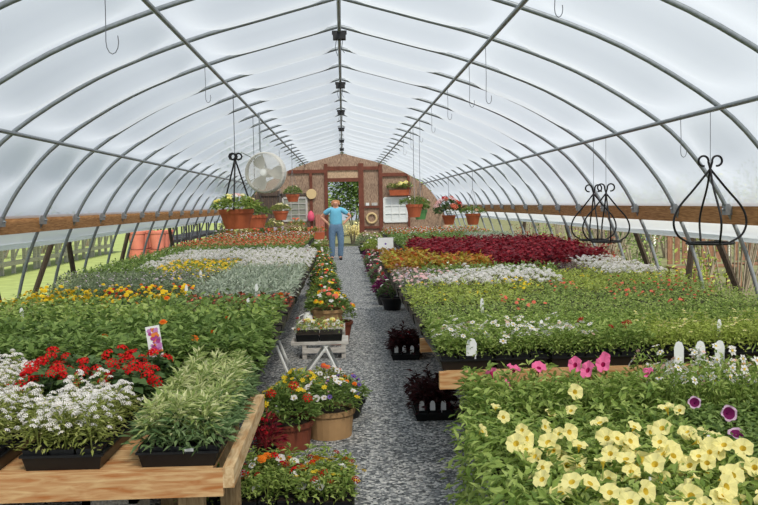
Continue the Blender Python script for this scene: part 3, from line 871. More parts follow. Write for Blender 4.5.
def cell_kind_right(r, c):
    if r < 1: return ('calibrachoa' , 'white calibrachoa flats at the aisle end of the second bench') if c < 3 else (('calyellow', 'cream flowered lime flats along the front of the second bench') if c != 3 else ('verbena', 'verbena flat with dark red heads next to the white calibrachoa'))
    if r < 2: return ('portulaca', 'fine leaved green flats with hardly any flowers in the wide green bed')
    GB, CB, LB = 'fine leaved green flats with hardly any flowers in the wide green bed', 'fine leaved green flats with coral dots in the wide green bed', 'yellowish lime flats at the back of the wide green bed'
    if r < 3: return ('portulacacoral', CB) if (c*3+r) % 4 == 0 else ('portulaca', GB)
    if r < 5:
        if c < 3: return ('limebed', 'bright lime flats at the aisle edge of the green bed')
        if c < 4 and r == 4: return ('limeyellow', 'lime flats with yellow dots beside the plain lime flats')
        return ('portulacacoral', CB) if c in (6, 7) or (c + r) % 4 == 0 else (('limebed', LB) if r == 4 else ('portulaca', GB))
    if r < 7:
        if c < 1 or (c < 2 and r == 6): return ('lavenderbed', 'pale pink daisy flats behind the lime flats')
        if c < 5 and r == 5 or c in (2, 3, 4) and r == 6: return ('whitebed', 'white flats in a patch behind the lime flats')
        if c > 6 and r == 6: return ('whitebed', 'white flats by the shrub-side hoops')
        return ('limebed', LB)
    if r < 8:
        if c > 6: return ('whitebed', 'white flats by the shrub-side hoops')
        if c == 6: return ('purplebed', 'dusky purple flat in front of the red coleus')
        return ('lavenderbed', 'pale pink daisy flats behind the lime flats') if c < 1 else ('greenbed', 'green flats just in front of the red coleus')
    if r < 9 and c > 6: return ('whitebed', 'white flats by the shrub-side hoops')
    if r < 16: return ('coleusrust', 'rust and lime coleus flats at the aisle edge of the coleus') if (c < 4 and r < 10) or (c < 2 and r < 12) else ('coleus', 'deep red coleus flats in the wide dark red bed')
    if r < 24: return ('silverbed', 'silver flats beyond the red coleus') if c > 4 and r < 22 else ('greenbed', 'green flats beyond the red coleus')
    return ('mixbed', 'mixed colour flats near the end wall on the shrub side')
for r in range(30):
    y = 4.38 + 1.21*(r//2) + .3 + .55*(r % 2)
    for c in range(9 if r < 12 else 8):
        k, lab = cell_kind_right(r, c)
        o = T(NM[k], k, RX+.15+PITCH*c+(.52 if r >= 12 else 0), y, .621, lab, lab)
for (x, y, s, big) in ((1.68, 4.235, 1, 1), (1.79, 4.235, 1.1, 1), (1.89, 4.235, 1.1, 1)):
    o = link('plant_tag', BIGTAG, None, (x, y, .645), 0)
    tag(o, {1.68: 'rounded white tag first in the row of three in the calibrachoa', 1.79: 'rounded white tag in the middle of the row of three', 1.89: 'rounded white tag nearest the shrubs in the row of three'}[x], 'plant tag')
o = link('plant_tag', BIGTAG, None, (.655, 4.43, .67), 0); o.scale = (1.1, 1, .9); tag(o, 'wide white tag on the corner flat of white calibrachoa by the aisle', 'plant tag')
for (x, y) in ((.95, 5.9), (1.1, 4.75), (2.05, 4.6)):
    o = link('plant_tag', TAGM, None, (x, y, .72), 0); o.scale = (1, 1, 1.1); tag(o, 'slim white plant tag standing in the shrub-side green flats', 'plant tag', 'white tags on the shrub side')
for (x, y) in ((1.19, 2.3), (1.32, 3.05), (1.0, 2.75)):
    o = link('plant_tag', TAGM, None, (x, y, .53), .4); tag(o, 'pointed white plant tag among the yellow petunias', 'plant tag', 'white tags in the petunias')

# ------------------------------------------------------------------ pots and trays along the aisle
def mound(name, root, rng, R, H, z0, lm, ll, lw, n, el=.4, hi=True, stems=True, ring=None):
    f = MB(); cells = [(0, 0)]
    pos, a, rho = scatter(rng, n, cells, R, H, z0, .6)
    if stems:
        for q in range(7):
            t = q*.9; f.tube([(0, 0, z0-.01), (R*.35*math.cos(t), R*.35*math.sin(t), z0+H*.4), (R*.6*math.cos(t), R*.6*math.sin(t), z0+H*.6)], .003, 4, caps=False)
    leaves(f, rng, pos, a+rng.normal(0, .7, n), el*(1.2-rho)+rng.normal(0, .35, n), ll, lw, hi)
    return put(name, f, L[lm], root)
def mound_flowers(root, rng, R, H, z0, specs, name='blossoms'):
    for (t, size, n, pm, eye) in specs:
        g = MB()
        pos, a, rho = scatter(rng, n, [(0, 0)], R*1.03, H*1.05, z0+.01, .6, top=True)
        nrm = np.stack([.7*rho*np.cos(a), .7*rho*np.sin(a)-.35, np.ones(n)], 1)+rng.normal(0, .25, (n, 3))
        place_flowers(g, rng, t, pos, nrm, size, 0, 1)
        put(name, g, [L[pm], L[eye or pm]], root)
def pot_mesh(R, H, rim=.03, mat='terra', base=.7):
    mb = MB()
    mb.lathe([(0, 0), (R*base, 0), (R*.94, H-rim), (R, H-rim), (R*1.02, H), (R*.93, H), (R*.90, H-.03), (0, H-.03)], 24)
    return mb
def potted(x, y, z, R, H, mat, label, lm, fl, fol=(.045, .016, 500, .4), fH=.2, seed=1, group=None, rim=.03, base=.7, name='flower_pot', spread=1.15, cat='flower pot'):
    rng = np.random.default_rng(seed)
    o = link(name, None, None, (x, y, z))
    pt = put('pot', pot_mesh(R, H, rim, mat, base), M[mat], o, smooth=False)
    mb = MB(); mb.disc(R*.91, H-.022); put('soil', mb, M['soil'], pt)
    mound('foliage', o, rng, R*spread, fH, H-.02, lm, fol[0], fol[1], fol[2], fol[3])
    mound_flowers(o, rng, R*spread, fH, H-.02, fl)
    return tag(o, label, cat, group)
PANSY = [('petunia', .022, 7, 'white', 'eye'), ('petunia', .022, 5, 'yellow', 'orange'), ('petunia', .022, 4, 'violet', 'purple')]
# nearest: two flats of pansies standing on the gravel
for i, (x, y) in enumerate(((-.40, 4.34), (-.115, 4.30))):
    o = tray('pansy_tray', 'verbena', x, y, .001, ('black flat of mixed pansies on the gravel against the front bench', 'flat of mixed pansies on the gravel at the edge of the aisle')[i], None, 'hi')
    rng = np.random.default_rng(50+i)
    mound_flowers(o, rng, .2, .17, .05, [('petunia', .024, 12, 'white', 'eye'), ('cluster', .03, 3, 'red', None), ('pompon', .026, 4, 'orange', 'orange'), ('petunia', .024, 3, 'darkred', 'eye')] + ([('daisy', .02, 26, 'yellow', 'yellow')] if i else []))
o = tray('pansy_tray', 'verbena', -.69, 4.36, .001, 'flat of mixed pansies on the gravel under the bench edge', None, 'hi')
potted(-.40, 5.28, .001, .19, .17, 'brownpot', 'reddish brown bowl of red and yellow flowers on the gravel beside the front bench', 'mid',
       [('cluster', .032, 6, 'red', None), ('daisy', .022, 16, 'yellow', 'yellow'), ('petunia', .022, 3, 'white', 'eye')], (.055, .018, 1100, .5), .26, 11, rim=.03, base=.85)
potted(-.12, 5.52, .001, .17, .18, 'tanpot', 'tan bowl of white and violet flowers beside the reddish brown bowl', 'mid',
       [('petunia', .024, 14, 'white', 'eye'), ('petunia', .02, 10, 'violet', 'purple'), ('daisy', .022, 5, 'yellow', 'yellow')], (.045, .015, 1000, .5), .24, 12, base=.85)
potted(-.47, 4.90, .001, .07, .10, 'black', 'dark red leafed plant in a black pot between bench and brown bowl', 'coleus', [('dot', .012, 8, 'darkred', None)], (.05, .02, 160, .8), .26, 13, spread=1.3)
potted(-.33, 5.95, .001, .15, .14, 'black', 'black pot full of yellow daisies behind the brown bowl', 'bright', [('daisy', .024, 26, 'yellow', 'yellow')], (.05, .016, 900, .5), .26, 14)
potted(-.02, 6.0, .001, .15, .13, 'black', 'black pot of violet and pink flowers at the aisle edge behind the tan bowl', 'mid', [('petunia', .02, 10, 'violet', 'purple'), ('petunia', .02, 8, 'pinkpale', 'eye'), ('pompon', .022, 6, 'orange', 'orange')], (.04, .015, 600, .5), .20, 15)
potted(-.16, 6.45, .001, .15, .13, 'black', 'black pot of orange and white flowers in front of the small folding stand', 'olive', [('pompon', .022, 10, 'coral', 'orange'), ('petunia', .022, 10, 'white', 'eye')], (.04, .015, 500, .5), .18, 16)
# folding stand with a tray of pansies
o = link('folding_stand', None, None, (-.2, 7.0, 0)); tag(o, 'small stand on folding white legs beside the benches', 'stand')
mb = MB(); mb.box(-.24, .22, -.15, .15, .375, .40); put('top', mb, M['paleboard'], o)
for q, (x0, x1) in enumerate(((-.36, -.22), (-.08, -.22))):
    for yy in (-.13, .13):
        mb = MB(); mb.tube([(x0+(.14 if q else 0), yy, .375), (x1, yy, .01)], .012, 6); put('leg', mb, M['white'], o)
for yy in (-.13, .13):
    mb = MB(); mb.tube([(.02, yy, .375), (.19, yy, .01)], .012, 6); put('leg', mb, M['white'], o)
for i, x in enumerate((-.09, .10)):
    q = tray('pansy_tray', 'verbena', -.2+x-.02, 7.0, .401, ('flat of cream and yellow pansies on the folding stand, bench side', 'flat of cream and yellow pansies on the folding stand, aisle side')[i], None, 'mid'); q.scale = (.68, .55, .8)
    mound_flowers(q, np.random.default_rng(70+i), .16, .16, .05, [('petunia', .03, 12, 'yellowpale', 'yellowthroat'), ('petunia', .03, 8, 'white', 'eye'), ('petunia', .026, 3, 'coral', 'orange')])
# white watering can like jug
mb = MB(); mb.lathe([(0, 0), (.09, 0), (.1, .1), (.085, .2), (.05, .24), (.05, .27)], 16); mb.tube([(.09, 0, .05), (.17, -.02, .14), (.2, -.03, .24)], .014, 6); mb.tube([(-.06, 0, .24), (-.15, 0, .2), (-.15, 0, .1), (-.095, 0, .05)], .01, 6)
mb.v = [q*.55 for q in mb.v]
o = put('watering_can', mb, M['white'], None, (-.37, 8.38, .301), smooth=True); tag(o, 'white watering can on a pale crate beside the tan pot', 'watering can')
mb = MB(); mb.box(-.21, .21, -.18, .18, .26, .3)
for x in (-.19, .19):
    for y in (-.14, .14): mb.box(x-.02, x+.02, y-.02, y+.02, 0, .26)
for zz in (.06, .15): mb.box(-.21, .21, -.175, -.16, zz, zz+.05); mb.box(-.21, -.195, -.16, .16, zz, zz+.05); mb.box(.195, .21, -.16, .16, zz, zz+.05)
o = put('wooden_crate', mb, M['paleboard'], None, (-.215, 8.45, 0)); tag(o, 'pale slatted crate under the tan clay pot and watering can', 'crate')
# middle distance pots along the aisle
MIXR = [('dot', .03, 8, 'coral', None), ('pompon', .028, 6, 'yellow', 'orange'), ('dot', .024, 8, 'white', None)]
potted(-.175, 8.45, .301, .165, .17, 'tanpot', 'tan clay pot with a pale rim standing on the slatted crate', 'mid', MIXR, (.06, .024, 500, .6), .22, 21, rim=.03, base=.62)
potted(-.10, 9.2, .001, .18, .24, 'brownpot', 'dark reddish pot of coral and yellow flowers behind the tan pot', 'mid', MIXR, (.06, .024, 500, .6), .36, 22)
for i in range(12):
    y = 9.9 + i*.72; x = -.22 - .022*i + .03*math.sin(i*2.1)
    potted(x, y, .001, .18, .2, 'black' if i % 3 else 'terra', 'tall mixed pot in the line along the aisle between the tan pot and the woman', ('mid', 'dark', 'bright', 'dark')[i % 4],
           [('dot', .024, 6, ('coral', 'red', 'orange')[i % 3], None), ('dot', .022, 6, ('white', 'yellow', 'pinkpale')[i % 3], None)], (.065, .028, 420, .6), .40, 30+i, 'pots along the lawn side of the aisle')
# shrub side of the aisle: dark trays, then pots
for i, (x, y) in enumerate(((.60, 6.05), (.57, 8.35))):
    o = tray('dark_foliage_tray', 'darkplant', x, y, .001, ('black tray of dark red foliage on the gravel by the second bench, nearer one', 'black tray of dark red foliage on the gravel farther along the same bench')[i], None, 'hi')
    sgn = 1 if abs(o.rotation_euler.z) < 1 else -1
    for q in range(3):
        t = link('plant_tag', TAGM, o, (sgn*(-.09+.075*q), sgn*-.245, .055)); t.scale = (1.5, 1, .85)
    if i: mound_flowers(o, np.random.default_rng(4), .12, .2, .06, [('dot', .02, 30, 'darkred', None)])
for i in range(14):
    y = 12.0 + i*.62; x = .66 - .05*(i % 2)
    potted(x, y, .001, .16, .17, 'black', 'black pot of dusky foliage in the line on the shrub side of the aisle', ('dark', 'purple', 'greygreen')[i % 3],
           [('dot', .03, 6, ('white', 'pinkpale', 'red')[i % 3], None)], (.07, .028, 260, .6), .32, 60+i, 'dusky pots on the shrub side of the aisle')

for i, (x, y, lm, mat, lab) in enumerate((
    (.72, 22.4, 'lime', 'black', 'bright lime bushy pot near the doorway on the shrub side of the path'), (.86, 24.2, 'mid', 'terra', 'green bushy clay pot near the doorway on the shrub side'),
    (.62, 25.6, 'greygreen', 'black', 'grey green pot just inside the doorway, shrub side'), (1.0, 26.4, 'lime', 'tanpot', 'lime pot standing before the wreath panel'), (.70, 28.0, 'creamleaf', 'black', 'cream leafed pot against the door post, shrub side'),
    (-.60, 21.2, 'bright', 'black', 'bright green bushy pot beside the woman on the lawn side'), (-.98, 24.4, 'mid', 'terra', 'green clay pot behind the woman on the lawn side'), (-.74, 26.2, 'creamleaf', 'black', 'cream leafed pot just inside the doorway, lawn side'), (1.35, 28.4, 'mid', 'black', 'green bushy pot under the white wall window'))):
    potted(x, y, .001, .2, .22, mat, lab, lm, [('dot', .03, 10, ('white', 'pinkpale', 'white')[i % 3], None)], (.08, .032, 380, .6), .45, 140+i, spread=1.3)

# ------------------------------------------------------------------ hanging things
def wire_hook(x, y, z1, z0, r=.0028, label='', J=.05):
    mb = MB(); pts = [(0, 0, 0), (.004, 0, -(z1-z0)*.5), (0, 0, -(z1-z0)+J)]
    for a in np.linspace(0, PI*1.15, 8): pts.append((J*.5 - J*.5*math.cos(a), 0, -(z1-z0)+J - J*math.sin(a)))
    mb.tube(pts, r, 5); mb.tube([(0, .02*math.cos(a), .02+.02*math.sin(a)) for a in np.linspace(0, 6.28, 9)[:-1]], r, 4, closed=True)
    o = put('wire_hook', mb, M['wire'], None, (x, y, z1)); return tag(o, label, 'hook')
PX, PZ, QX, QZ = 1.3, 2.874, 2.79, 2.136
wire_hook(-PX, 4.9, PZ, 2.36, label='long wire hook hanging from the upper purlin on the fan side', J=.07)
wire_hook(PX, 5.2, PZ, 2.60, label='short wire hook on the upper purlin nearest the open end')
wire_hook(PX, 7.7, PZ, 2.37, label='long wire hook on the upper purlin of the shrub side, second from the open end')
wire_hook(PX, 8.7, PZ, 2.45, label='thin wire hook on the upper purlin of the shrub side, third from the open end')
wire_hook(QX, 7.0, QZ, 1.83, label='looped wire hook on the lower purlin beside the near iron hanger')
wire_hook(-PX, 8.4, PZ, 2.5, label='wire hook on the fan-side upper purlin, second from the open end')
for i in range(5): tag(wire_hook(PX, 10.5+1.9*i, PZ, 2.5, label=''), 'faint wire hook on the upper purlin far down the house', 'hook', 'far wire hooks')

def iron_hanger(x, y, z1, zt, zb, W, label, group=None, off=0, rz=0):
    """wrought iron basket hanger: curls at the top, bowed bars, flat ring at the bottom"""
    o = link('iron_hanger', None, None, (x, y, 0), PI/2+rz); tag(o, label, 'basket hanger', group)
    mb = MB(); mb.tube([(0, 0, z1), (0, 0, zt-.02)], .0025, 4); put('wire', mb, M['wire'], o)
    for sg in (-1, 1):
        mb = MB(); pts = []
        for a in np.linspace(-.2, 4.9, 16): pts.append((sg*(.052+.038*math.cos(PI-a)), 0, zt+.0+.038*math.sin(a)*1.0))
        pts = pts[::-1]
        bow = [(0, 0, zt-.06), (-sg*W*.22, 0, zt-.06-(zt-zb)*.24), (-sg*W*.43, 0, zt-(zt-zb)*.56), (-sg*W*.50, 0, zt-(zt-zb)*.74), (-sg*W*.44, 0, zt-(zt-zb)*.90), (-sg*W*.27, 0, zb)]
        bow = [tuple(p) for p in catmull(bow, 5)]
        mb.tube(pts + bow, .0085, 6); put('bar', mb, M['iron'], o, smooth=True)
    for sg in (-1, 1):
        mb = MB(); bow = catmull([(0, .0, zt-.05), (0, sg*W*.10, zt-.2), (sg*0.02, sg*W*.42, zt-(zt-zb)*.7), (0, sg*W*.3, zb)], 5)
        mb.tube([tuple(p) for p in bow], .008, 6); put('bar', mb, M['iron'], o, smooth=True)
    mb = MB(); mb.tube([(W*.3*math.cos(a), W*.3*math.sin(a), zb) for a in np.linspace(0, 2*PI, 24, endpoint=False)], .010, 6, closed=True); put('ring', mb, M['iron'], o, smooth=True)
iron_hanger(QX-.02, 6.38, QZ, 1.77, 1.15, .56, 'empty black iron basket hanger nearest the open end, on the shrub-side purlin', rz=-PI/2)
iron_hanger(QX-.02, 8.95, QZ, 1.62, 1.05, .50, 'empty black iron hanger, first of a pair on the shrub-side purlin', rz=-PI/2)
iron_hanger(QX-.02, 9.4, QZ, 1.62, 1.05, .50, 'empty black iron hanger, second of a pair on the shrub-side purlin', rz=-PI/2)

def hanging_pot(x, y, zp, zr, R, H, mat, label, lm, fl, fH=.2, seed=1, fol=(.06, .026, 420, .4), n=3, spread=1.25, iron=False):
    o = link('hanging_basket', None, None, (x, y, zr-H)); tag(o, label, 'hanging basket')
    pt = put('pot', pot_mesh(R, H, .05, mat, .66), M[mat], o)
    mb = MB(); mb.disc(R*.91, H-.022); put('soil', mb, M['soil'], pt)
    rng = np.random.default_rng(seed)
    mound('foliage', o, rng, R*spread, fH, H-.02, lm, *fol); mound_flowers(o, rng, R*spread, fH, H-.02, fl)
    top = H + .62 if iron else min(zp-(zr-H), H+.55)
    for k in range(n):
        a = 2*PI*k/n + .5
        mb = MB(); mb.tube([(R*math.cos(a), R*math.sin(a), H-.01), (.0, 0, top)], .011 if iron else .004, 5); put('hanger_wire', mb, M['iron' if iron else 'wire'], o)
    mb = MB(); mb.tube([(0, 0, top), (0, 0, zp-(zr-H))], .004, 5)
    if iron:
        for q in range(3): mb.tube([(.045*math.cos(2*q)+.04*math.cos(a), .045*math.sin(2*q), top+.03+.04*math.sin(a)) for a in np.linspace(0, 6.28, 9)[:-1]], .012, 5, closed=True)
    put('hook', mb, M['iron'], o)
    return o
hanging_pot(-1.32, 10.7, PZ, 1.46, .215, .24, 'terra', 'large terracotta basket on a black tripod hanger in front of the fan', 'bright',
            [('petunia', .045, 9, 'yellowpale', 'yellow'), ('petunia', .045, 4, 'pinkpale', 'eye'), ('dot', .03, 4, 'white', None)], .22, 41, (.075, .034, 420, .4), 3, 1.3, True)
hanging_pot(-1.36, 13.4, PZ, 1.36, .19, .2, 'terrabright', 'orange clay basket just behind the large terracotta one', 'mid', [('petunia', .045, 7, 'yellowpale', 'yellow')], .2, 42)
hanging_pot(-1.13, 19.5, PZ, 1.74, .155, .17, 'terrabright', 'small orange basket hanging high before the gridded window by the fan', 'mid', [('dot', .04, 4, 'cream', None)], .25, 43)
hanging_pot(-1.52, 21.0, PZ, 1.36, .19, .22, 'terrabright', 'orange basket hanging low before the gridded window by the fan', 'olive', [('dot', .05, 5, 'cream', None)], .24, 44)
hanging_pot(1.27, 15.3, PZ, 1.47, .15, .23, 'terrabright', 'orange terracotta basket of trailing green hanging near the doorway', 'mid', [('dot', .02, 4, 'white', None)], .2, 45, (.06, .014, 520, .3), 3, 1.7)
hanging_pot(1.55, 17.2, PZ, 1.36, .14, .2, 'lid', 'green plastic basket just behind the orange one of trailing green', 'mid', [('cluster', .08, 2, 'red', None)], .2, 46)
hanging_pot(QX, 22.6, QZ, 1.15, .18, .25, 'terra', 'terracotta basket overflowing with pink geraniums on the shrub side', 'dark', [('cluster', .085, 10, 'coral', None), ('cluster', .085, 6, 'pinkpale', None), ('cluster', .08, 2, 'red', None)], .52, 47, (.11, .08, 330, .4), 3, 2.1)
hanging_pot(QX, 18.4, QZ, 1.24, .165, .24, 'terra', 'reddish clay basket of green foliage beside the pink geraniums', 'mid', [('cluster', .06, 2, 'salmon', None)], .2, 48, (.08, .02, 330, .5), 3, 1.5)
# window box on the wall
o = link('window_box', None, None, (2.0, YB-.22, 1.76)); tag(o, 'terracotta window box of pansies mounted on the end wall above the white window', 'window box')
mb = MB(); mb.taper(-.38, .38, -.12, .12, 0, .2, .03); put('box', mb, M['terra'], o)
rng = np.random.default_rng(9); f = MB(); pos, a, rho = scatter(rng, 300, [(-.25, 0), (0, 0), (.25, 0)], .2, .3, .18, .5)
leaves(f, rng, pos, a, .4+rng.normal(0, .4, 300), .1, .04, True); put('foliage', f, L['mid'], o)
g = MB(); pos, a, rho = scatter(rng, 12, [(-.1, 0), (.1, 0), (.25, 0)], .2, .3, .2, .5, top=True); place_flowers(g, rng, 'petunia', pos, np.tile([0, -.8, .6], (12, 1)), .07, 0, 1); put('blossoms', g, [L['yellowpale'], L['white']], o)

# circulation fan
o = link('circulation_fan', None, None, (-1.17, 13.2, 2.0)); o.rotation_euler = (0, 0, -.25); tag(o, 'round grey circulation fan in a wire guard hung on a pipe beside the end wall', 'fan')
mb = MB()
for k, (r, y) in enumerate([(.30, -.07)] + [(.30*math.sin(q*PI/40), -.07-.05*math.cos(q*PI/40)) for q in range(1, 20)]):
    mb.tube([(r*math.cos(a), y, r*math.sin(a)) for a in np.linspace(0, 2*PI, 28, endpoint=False)], .0055 if k == 0 else .0024, 4, closed=True)
for k in range(48):
    a = 2*PI*k/48
    mb.tube([(.30*math.sin(q*PI/16)*math.cos(a), -.07-.05*math.cos(q*PI/16), .30*math.sin(q*PI/16)*math.sin(a)) for q in range(1, 9)], .0024, 4)
put('guard', mb, M['fanmetal'], o)
for k in range(3):
    mb = MB(); V = []; F = []
    for i in range(7):
        r = .05+.22*i/6; w = .55+.25*math.sin(i/6*PI)
        for j in range(5):
            t = (j/4-.5)*w*1.35; V.append((r*math.cos(t), .045*math.sin(t*1.4), r*math.sin(t)))
    for i in range(6):
        for j in range(4): F.append((i*5+j, i*5+j+1, (i+1)*5+j+1, (i+1)*5+j))
    mb.add(V, F); b = put('blade', mb, M['fanmetal'], o); b.rotation_euler = (0, 2*PI*k/3, 0)
mb = MB(); mb.lathe([(0, -.09), (.05, -.08), (.06, .0), (.07, .02), (.07, .16), (.04, .2), (0, .2)], 14); b = put('motor', mb, M['fanmetal'], o); b.rotation_euler = (-PI/2, 0, 0)
mb = MB(); mb.lathe([(0, -.125), (.05, -.12), (.06, -.11), (0, -.10)], 14); put('badge', mb, M['white'], b)
mb = MB(); mb.lathe([(.30, -.07), (.315, -.05), (.315, .06), (.30, .07)], 32); b = put('shroud', mb, M['fanmetal'], o); b.rotation_euler = (-PI/2, 0, 0)
mb = MB(); mb.tube([(0, .12, .0), (-.12, .12, .36), (-.12, .12, .93)], .012, 6); put('hanging_pipe', mb, M['steel'], o)
mb = MB(); mb.tube([(-.42, .1, .33), (-.12, .12, .18)], .012, 6); put('arm', mb, M['steel'], o)

# orange window boxes and pots along the far lawn-side benches
for i in range(6):
    x = -3.0 + .46*i
    o = link('window_box', None, None, (x, 21.9, .621)); tag(o, 'long salmon planter box in the row on the far bench below the fan', 'planter box', 'salmon planter boxes')
    mb = MB(); mb.taper(-.22, .22, -.1, .1, 0, .17, .02); put('box', mb, M['terrabright'], o)
    rng = np.random.default_rng(90+i); f = MB(); pos, a, rho = scatter(rng, 140, [(-.12, 0), (.1, 0)], .13, .18, .15, .5); leaves(f, rng, pos, a, .5+rng.normal(0, .4, 140), .08, .03, True); put('foliage', f, L['olive' if i % 2 else 'mid'], o)
    g = MB(); pos, a, rho = scatter(rng, 10, [(-.12, 0), (.1, 0)], .13, .18, .16, .5, top=True); place_flowers(g, rng, 'dot', pos, np.tile([0, -.6, .7], (10, 1)), .035); put('blossoms', g, L[('lavender', 'cream', 'coral')[i % 3]], o)
for i, (x, R) in enumerate(((-3.05, .2), (-2.45, .21), (-1.85, .21), (-1.25, .2))):
    potted(x, 23.0, .601, R, .3, 'terrabright' if i % 2 else 'terra', ('clay pot of pale flowers nearest the lawn on the far bench', 'orange clay pot second from the lawn on the far bench', 'clay pot third from the lawn on the far bench', 'orange clay pot on the far bench below the gridded window')[i], 'olive',
           [('dot', .04, 12, ('cream', 'coral')[i % 2], None)], (.08, .03, 220, .5), .3, 110+i)
# sign
o = link('bed_sign', None, None, (.80, 16.45, .0)); tag(o, 'small white sign card standing before the far green flats', 'sign')
mb = MB(); mb.box(-.15, .15, -.004, .004, .62, .84); put('card', mb, M['sign'], o)
mb = MB(); mb.add([(.02*math.cos(a), -.0052, .72+.02*math.sin(a)) for a in np.linspace(0, 6.28, 9)[:-1]], [tuple(range(8))]); put('emblem', mb, plain('violet_ink', (120, 90, 170)), o)
for x in (-.1, .1):
    mb = MB(); mb.tube([(x, 0, 0), (x, 0, .63)], .006, 5); put('post', mb, M['wire'], o)
# ------------------------------------------------------------------ the woman in the doorway
def skin(name, verts, edges, rad, mat, parent, sub=2, root=0):
    me = bpy.data.meshes.new(name); me.from_pydata(verts, edges, []); me.materials.append(mat)
    o = bpy.data.objects.new(name, me); COL.objects.link(o); o.parent = parent
    md = o.modifiers.new('skin', 'SKIN'); md.use_smooth_shade = True
    for i, r in enumerate(rad):
        sv = me.skin_vertices[0].data[i]
        sv.radius = (r, r) if not isinstance(r, tuple) else r
        sv.use_root = (i == root)
    s2 = o.modifiers.new('sub', 'SUBSURF'); s2.levels = sub; s2.render_levels = sub
    return o
PER = link('person', None, None, (-.20, 23.1, 0), 0); PER.scale = (1.1, 1.05, 1.0)
tag(PER, 'woman in a sky blue tee and jeans standing in the aisle, hands on hips', 'person')
V = [(0, 0, .90), (0, 0, 1.08), (0, 0, 1.25), (0, -.01, 1.36), (0, -.02, 1.42), (0, -.035, 1.50), (0, -.03, 1.575),
     (-.10, 0, .86), (-.105, -.02, .48), (-.11, .01, .08), (-.12, -.12, .035),
     (.10, 0, .86), (.115, -.03, .48), (.09, .01, .08), (.10, -.12, .035),
     (-.17, 0, 1.33), (-.37, .06, 1.16), (-.215, .0, 1.01), (-.20, -.03, .985),
     (.17, 0, 1.33), (.36, .07, 1.17), (.215, .01, 1.01), (.20, -.02, .985),
     (0, -.116, 1.505)]
E = [(0, 1), (1, 2), (2, 3), (3, 4), (4, 5), (5, 6), (0, 7), (7, 8), (8, 9), (9, 10), (0, 11), (11, 12), (12, 13), (13, 14), (3, 15), (15, 16), (16, 17), (17, 18), (3, 19), (19, 20), (20, 21), (21, 22), (5, 23)]
R = [(.14, .10), (.12, .09), (.15, .10), (.10, .07), .05, (.082, .095), (.07, .08), .085, .058, .04, .035, .085, .058, .04, .035, .055, .042, .030, .032, .055, .042, .030, .032, .012]
# five fingers and a side thumb on each hand, closed on the hip
for hi_, sg in ((18, -1), (22, 1)):
    hx, hy, hz = V[hi_]
    for k in range(4):
        b = len(V)
        V += [(hx - sg*.006, hy - .03, hz + .024 - .017*k), (hx - sg*.022, hy - .07 - .010*(k in (1, 2)), hz + .016 - .020*k)]
        E += [(hi_, b), (b, b+1)]; R += [.010, .008]
    b = len(V); V += [(hx + sg*.02, hy + .02, hz + .035), (hx - sg*.01, hy + .045, hz + .045)]; E += [(hi_, b), (b, b+1)]; R += [.011, .009]
skin('body', V, E, R, M['skin'], PER)
# tee
tv = [(0, 0, .82), (0, 0, 1.08), (0, 0, 1.26), (0, -.005, 1.375), (-.165, 0, 1.335), (-.29, .035, 1.235), (.165, 0, 1.335), (.29, .04, 1.235)]
skin('tee_shirt', tv, [(0, 1), (1, 2), (2, 3), (3, 4), (4, 5), (3, 6), (6, 7)], [(.175, .125), (.16, .115), (.175, .12), (.10, .075), (.078, .075), (.07, .065), (.078, .075), (.07, .065)], M['shirt'], PER)
jv = [(0, 0, .90), (-.092, 0, .80), (-.105, -.02, .48), (-.11, .01, .06), (.092, 0, .80), (.115, -.03, .48), (.09, .01, .06), (0, 0, 1.06)]
skin('jeans', jv, [(0, 1), (1, 2), (2, 3), (0, 4), (4, 5), (5, 6), (0, 7)], [(.165, .125), .108, .08, .07, .108, .08, .07, (.15, .115)], M['jeans'], PER)
for s, x in ((-1, -.115), (1, .095)):
    skin('shoe', [(x, .03, .045), (x + s*.008, -.08, .04), (x + s*.015, -.15, .032)], [(0, 1), (1, 2)], [.048, .045, .036], M['shoe'], PER)
hv = [(0, -.02, 1.60), (0, .04, 1.54), (-.07, .02, 1.50), (.07, .02, 1.50), (0, .06, 1.44), (-.075, .03, 1.43), (.07, .03, 1.45)]
skin('hair', hv, [(0, 1), (1, 2), (1, 3), (1, 4), (2, 5), (3, 6)], [(.115, .12), (.115, .11), .05, .05, .075, .04, .036], M['hair'], PER)
for s in (-1, 1):
    mb = MB(); mb.lathe([(0, -.010), (.008, -.006), (.010, 0), (.008, .006), (0, .010)], 10); put('eye', mb, M['dark'], PER, (s*.034, -.122, 1.515))
    mb = MB(); mb.lathe([(0, -.022), (.012, -.016), (.015, 0), (.012, .016), (0, .022)], 10); put('ear', mb, M['skin'], PER, (s*.086, -.03, 1.50), smooth=True)
mb = MB(); mb.box(-.024, .024, -.004, .004, -.006, .006); put('mouth', mb, plain('lips', (176, 92, 84)), PER, (0, -.121, 1.455))

# ------------------------------------------------------------------ outside
def shrub(x, y, R, H, label, lm='tree', group=None, seed=1, n=900, name='shrub', stem=True, ll=.09, low=.85):
    rng = np.random.default_rng(seed); o = link(name, None, None, (x, y, -.02)); tag(o, label, 'tree' if H > 2.2 else 'shrub', group)
    f = MB(); c = [(rng.uniform(-R*.5, R*.5), rng.uniform(-R*.5, R*.5)) for _ in range(7)]
    pos, a, rho = scatter(rng, n, c, R*.55, H*low, H*(1-low), .5); leaves(f, rng, pos, a+rng.normal(0, .8, n), rng.normal(.1, .5, n), ll, ll*.55, True); put('foliage', f, L[lm], o)
    s = MB()
    for q in range(6):
        t = q*1.05; s.tube([(0.04*math.cos(t), .04*math.sin(t), 0), (R*.2*math.cos(t), R*.2*math.sin(t), H*.35), (R*.45*math.cos(t), R*.45*math.sin(t), H*.8)], [.03, .022, .01], 5)
    put('stem', s, M['bark'], o)
    return o
